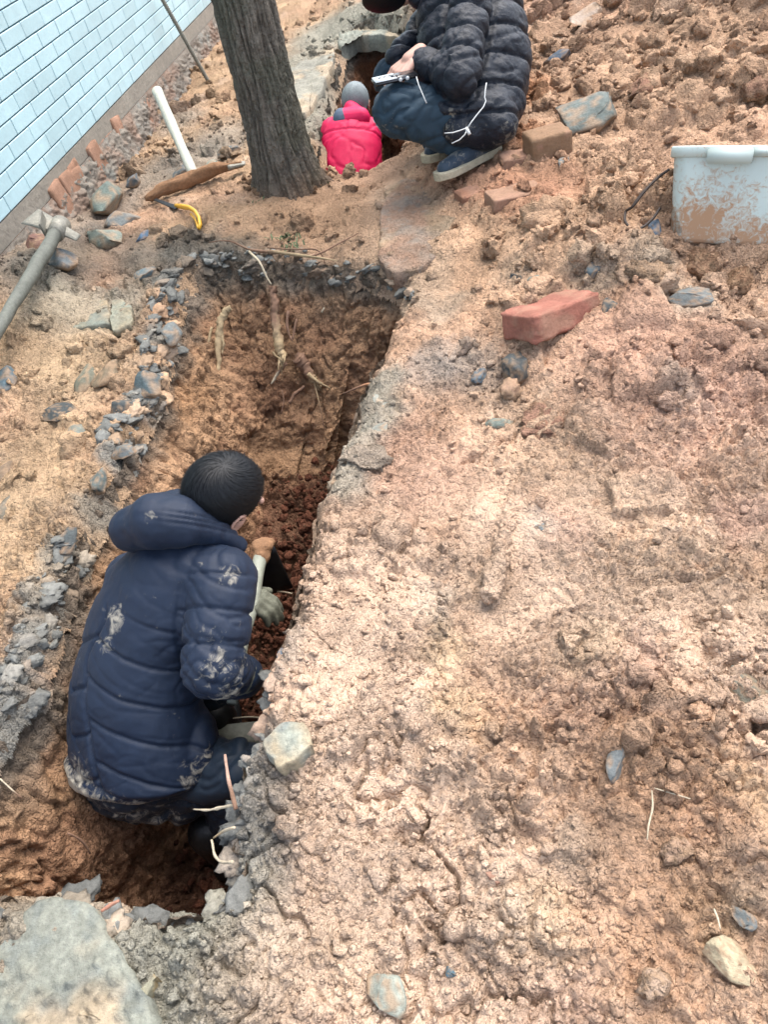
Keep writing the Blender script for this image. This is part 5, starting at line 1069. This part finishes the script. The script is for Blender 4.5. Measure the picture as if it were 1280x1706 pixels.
def shoe(heel, toe, upv, k=1.0, lbl=None, wd=1.0):
    e = toe-heel; L = np.linalg.norm(e); e = e/L; upv = nrm(upv-e*(upv@e)); sd_ = np.cross(e, upv); b = MB()
    ws = [(0, .030, .0), (.12, .034, 0), (.35, .033, 0), (.6, .043, 0), (.8, .046, 0), (.93, .036, 0), (1.0, .016, 0)]
    V = []; n = 14
    for lay, hgt, g_ in ((0, 0, .95), (1, .010, 1.03), (2, .030, 1.0)):
        for t, w, _ in ws: V.append((t, w*wd, hgt, g_))
    so = MB(); rows_ = []
    for hgt, g_ in ((0, .93), (.004, 1.02), (.026, 1.03), (.030, .96)):
        ring = []
        for t, w, _ in ws: ring.append(heel+e*(L*(t*1.0))+sd_*w*wd*g_+upv*(hgt+.012*max(0, t-.8)*2))
        for t, w, _ in reversed(ws): ring.append(heel+e*(L*t)-sd_*w*wd*g_+upv*(hgt+.012*max(0, t-.8)*2))
        ring = [np.array(p) for p in ring]
        for _ in range(1):
            ring = [x for i in range(len(ring)) for x in (ring[i]*.75+ring[(i+1) % len(ring)]*.25, ring[i]*.25+ring[(i+1) % len(ring)]*.75)]
        rows_.append(ring)
    n = len(rows_[0]); Vv = [p for r_ in rows_ for p in r_]; F = [(i*n+k_, i*n+(k_+1) % n, (i+1)*n+(k_+1) % n, (i+1)*n+k_) for i in range(3) for k_ in range(n)]+[tuple(range(n-1, -1, -1)), tuple(3*n+k_ for k_ in range(n))]
    so.add(Vv, F); shoe_o = None
    b.cap(heel+e*L*.12+upv*.045, heel+e*L*.5+upv*.050, .034, .038); b.cap(heel+e*L*.5+upv*.048, heel+e*L*.85+upv*.036, .040, .030); b.cap(heel+e*L*.12+upv*.04, heel+e*L*.22+upv*.095, .034, .042); b.cap(heel+e*L*.25+upv*.085, heel+e*L*.55+upv*.055, .038, .034)
    o = b.blob('shoe', SHOEM, .006, 3, P2, lambda v, nn: .003*fbm(v, 30, 2, 3)-.003*groove(((v-heel)@e-L*.78), .004)); attr_mud(o, .36+.22*fbm(getv(o.data), 15, 2, 4)); 
    s2 = so.build('sole', SOLE, None, smooth=False); s2.parent = o; s2.matrix_parent_inverse = o.matrix_world.inverted()
    s2.matrix_parent_inverse = Matrix.Translation(-P2.location) if False else Matrix.Identity(4); s2.location = (0, 0, 0)
    # laces
    lm = MB()
    for k_ in range(4): c_ = heel+e*L*(.42+.085*k_)+upv*(.098-.014*k_); lm.tube([c_-sd_*.026-upv*.012, c_-sd_*.012+upv*.0, c_+sd_*.012+upv*.0, c_+sd_*.026-upv*.012], .0028, 6)
    l2 = lm.build('laces', SOLE, None); l2.parent = o; l2.matrix_parent_inverse = Matrix.Identity(4)
    # o's own parent offset is identity in world space, so its children stay in place
    return o
shoe(Q(834, 252, .02), Q(727, 304, -.06), nrm(UZ*.9+RT*-.15), 1)
shoe(Q(800, 226, .20), Q(706, 274, .10), nrm(UZ), 1)
b = MB(); b.cap(Q(762, 246, -.03), Q(790, 262, .0), .05, .045); b.blob('sock', RUBBER, .007, 3, P2)
# head bent over the phone, cap peak and hood
hU2 = camdir(-.35, .92, .1); hF2 = nrm(camdir(-.86, -.42, .15)-hU2*(camdir(-.86, -.42, .15)@hU2)); hR2 = np.cross(hF2, hU2); hc2 = Q(672, -42, 0)
b = MB(); head(b, hc2, hR2, hU2, hF2, 1.0, Q(712, -20)); b.blob('body', SKIN, .006, 2, P2)
hairdo('hair', hc2, hR2, hU2, hF2, 1.0, P2, HAIR, 900, .4, 5)
b = MB(); b.ell(hc2+hU2*.045, (hR2, hF2, hU2), (.092, .108, .075)); b.cap(hc2+hF2*.09+hU2*.03-hR2*.045, hc2+hF2*.09+hU2*.03+hR2*.045, .018); b.ell(hc2+hF2*.125+hU2*.02, (hR2, hF2, hU2), (.075, .065, .012)); b.ell(Q(640, 0, -.02), (nrm(RT+.06*UP), FW, UP), (.095, .08, .020)); c2 = b.blob('cap', HAIR, .006, 3, P2); attr_mud(c2, np.zeros(len(c2.data.vertices)))
b = MB(); b.cap(Q(735, -45), Q(722, -15), .09, .07); b.cap(Q(700, -10), Q(745, -20), .055, .07); h2 = b.blob('hood', BLACKP, .008, 4, P2, lambda v, nn: .008*fbm(v, 14, 3, 9)); attr_mud(h2, np.zeros(len(h2.data.vertices)))
hw = Q(690, 96, -.17); hand('hand', SKIN, hw, nrm(Q(648, 132, -.17)-hw), nrm(UP*.55-RT*.35-FW*.75), P2, .42, 1.12, 1, 1.05, thumbd=nrm(-RT*.5-UP*.85-FW*.15))
m = MB(); WH = mat('white_cord', base=lin(214, 216, 214, .75), rough=.6)
def crd(pts, off, r_=.0021): m.tube([Q(a, b_, off) for a, b_ in pts], r_, 7)
crd([(811, 138), (809, 150), (808, 162), (810, 168), (806, 178), (796, 190), (786, 203), (780, 212)], -.36); crd([(780, 212), (768, 217), (755, 221), (741, 222)], -.345, .002); crd([(780, 213), (775, 224), (766, 233), (753, 239)], -.33, .002); m.tube([Q(777, 213, -.36), Q(783, 224, -.36)], .006, 8)
m.build('drawcord', WH, P2); m = MB()
crd([(694, 128), (698, 142), (704, 156), (711, 172)], -.30, .002)
m.build('earphone_cord', WH, P2)
# phone on the knee
ph = empty('mobile_phone', Q(658, 128, -.24), 'black phone with a pale sticker held in the squatting person\'s hand above the knee', 'phone')
pl, pr = Q(622, 138, -.25), Q(694, 122, -.22); px_ = nrm(pr-pl); pu = nrm(np.cross(px_, nrm(np.cross(UP*.8-FW*.55, px_)))); pn = nrm((UP*.62-FW*.75)-px_*((UP*.62-FW*.75)@px_)); py_ = np.cross(pn, px_); pc = (pl+pr)/2
PHB = mat('phone_black', base=(.012, .012, .014), rough=.15, spec=.6); PHS = mat('phone_silver', base=lin(206, 212, 214, .8), rough=.25, spec=.5)
m = MB(); m.box(pc, (px_, py_, pn), (.088, .028, .007)); m.build('case', PHB, ph, bevel=.005, seg=3)
m = MB(); m.box(pc-px_*.042+pn*.0078, (px_, py_, pn), (.044, .025, .0012)); m.build('back_plate', PHS, ph, bevel=.001)
m = MB()
for k in range(3): m.box(pc-px_*(.060-.02*k)+py_*.006+pn*.0095, (px_, py_, pn), (.005, .004, .0006))
m.box(pc-px_*.004+pn*.0095, (px_, py_, pn), (.013, .011, .0006)); m.build('marking', PHB, ph)
for k in (0, 1): m = MB(); m.ell(pc+px_*(.012+.028*k)-py_*.030+pn*.002, (px_, pn, py_), (.0075, .0075, .004), 14); m.build('round_stud', PHS, ph)

# ------------------------------------------------------------------ the person in the rear pit
DR = 4.12; QR = lambda x, y, d=0: PD(x, y, DR+d)
P3 = empty('person', PZ(585, 262, -.7), 'person in a bright red jacket crouching in the rear pit, seen from behind', 'person')
hU3 = camdir(.0, .85, .5); hF3 = nrm(np.cross(hU3, camdir(1, -.1, -.1))); hR3 = np.cross(hF3, hU3); hc3 = QR(592, 172, .05)
b = MB(); head(b, hc3, hR3, hU3, hF3, .95, QR(588, 205, .02)); b.blob('body', SKIN, .006, 2, P3)
HG = mat('grey_hair', base=lin(150, 160, 162, .6), rough=.7, noise=(120, .25)); hairdo('hair', hc3, hR3, hU3, hF3, .95, P3, HG, 700, .4, 8)
b = MB(); b.u = camdir(1, -.05, .1); b.loft([(QR(582, 330), .16, .12), (QR(582, 290), .168, .13), (QR(583, 250), .172, .13), (QR(585, 222), .160, .115), (QR(587, 205), .12, .09), (QR(590, 192), .07, .07)], 32, .4)
b.cap(QR(552, 214), QR(544, 280, .04), .056, .058); b.cap(QR(620, 214), QR(620, 280, .04), .056, .056); b.cap(QR(552, 214), QR(620, 214), .058)
b.cap(QR(540, 275, .05), QR(560, 285, .28), .048, .04); b.cap(QR(624, 275, .05), QR(610, 285, .28), .048, .04)
rj = b.blob('jacket', None, .008, 5, P3, lambda v, nn: -.005*crease(v, (RT*9+UP*5, UP*11-RT*8, FW*6), 91, 6)+.003*fbm(v, 16, 3, 92)-.007*groove((v-QR(583, 232))@UP, .005)); rj.data.materials.append(REDJ); v = getv(rj.data)
c = np.repeat(lin(222, 22, 84, .70)[None], len(v), 0); gw = ((v-QR(622, 205))@RT > 0)*((v-QR(620, 222))@UP > 0)*(((v-QR(622, 208))@(RT+UP)) > -.01); c[gw] = lin(110, 124, 140, .6); setcol(rj.data, c)
b = MB(); b.cap(QR(572, 200, -.05), QR(600, 196, -.06), .062, .055); b.cap(QR(585, 182, -.02), QR(606, 196, -.03), .042, .04); b.ell(QR(567, 205, -.05), (RT, FW, UP), (.045, .05, .05))
hh = b.blob('hood', None, .006, 5, P3, lambda v, nn: .006*fbm(v, 14, 2, 5)); hh.data.materials.append(REDJ); v = getv(hh.data)
c = np.repeat(lin(228, 24, 90, .72)[None], len(v), 0); gw = ((v-QR(572, 190))@nrm(RT+.15*UP) < 0); c[gw] = lin(88, 104, 126, .6); setcol(hh.data, c)
b = MB()
for sx in (-.09, .09):
    h_ = QR(582, 325)+RT*sx; k_ = h_+np.array([0, .30, .12]); a_ = np.array([k_[0], k_[1]-.12, -.62]); b.cap(h_, k_, .08, .065); b.cap(k_, a_, .06, .045)
o = b.blob('trousers', WORKT, .01, 4, P3); attr_mud(o, np.full(len(o.data.vertices), .2))

if 0: print('tris', sum(len(o.data.loop_triangles) if o.data.calc_loop_triangles() is None else 0 for o in bpy.data.objects if o.type == 'MESH' and o.name.split('.')[0] not in ('tile',)))
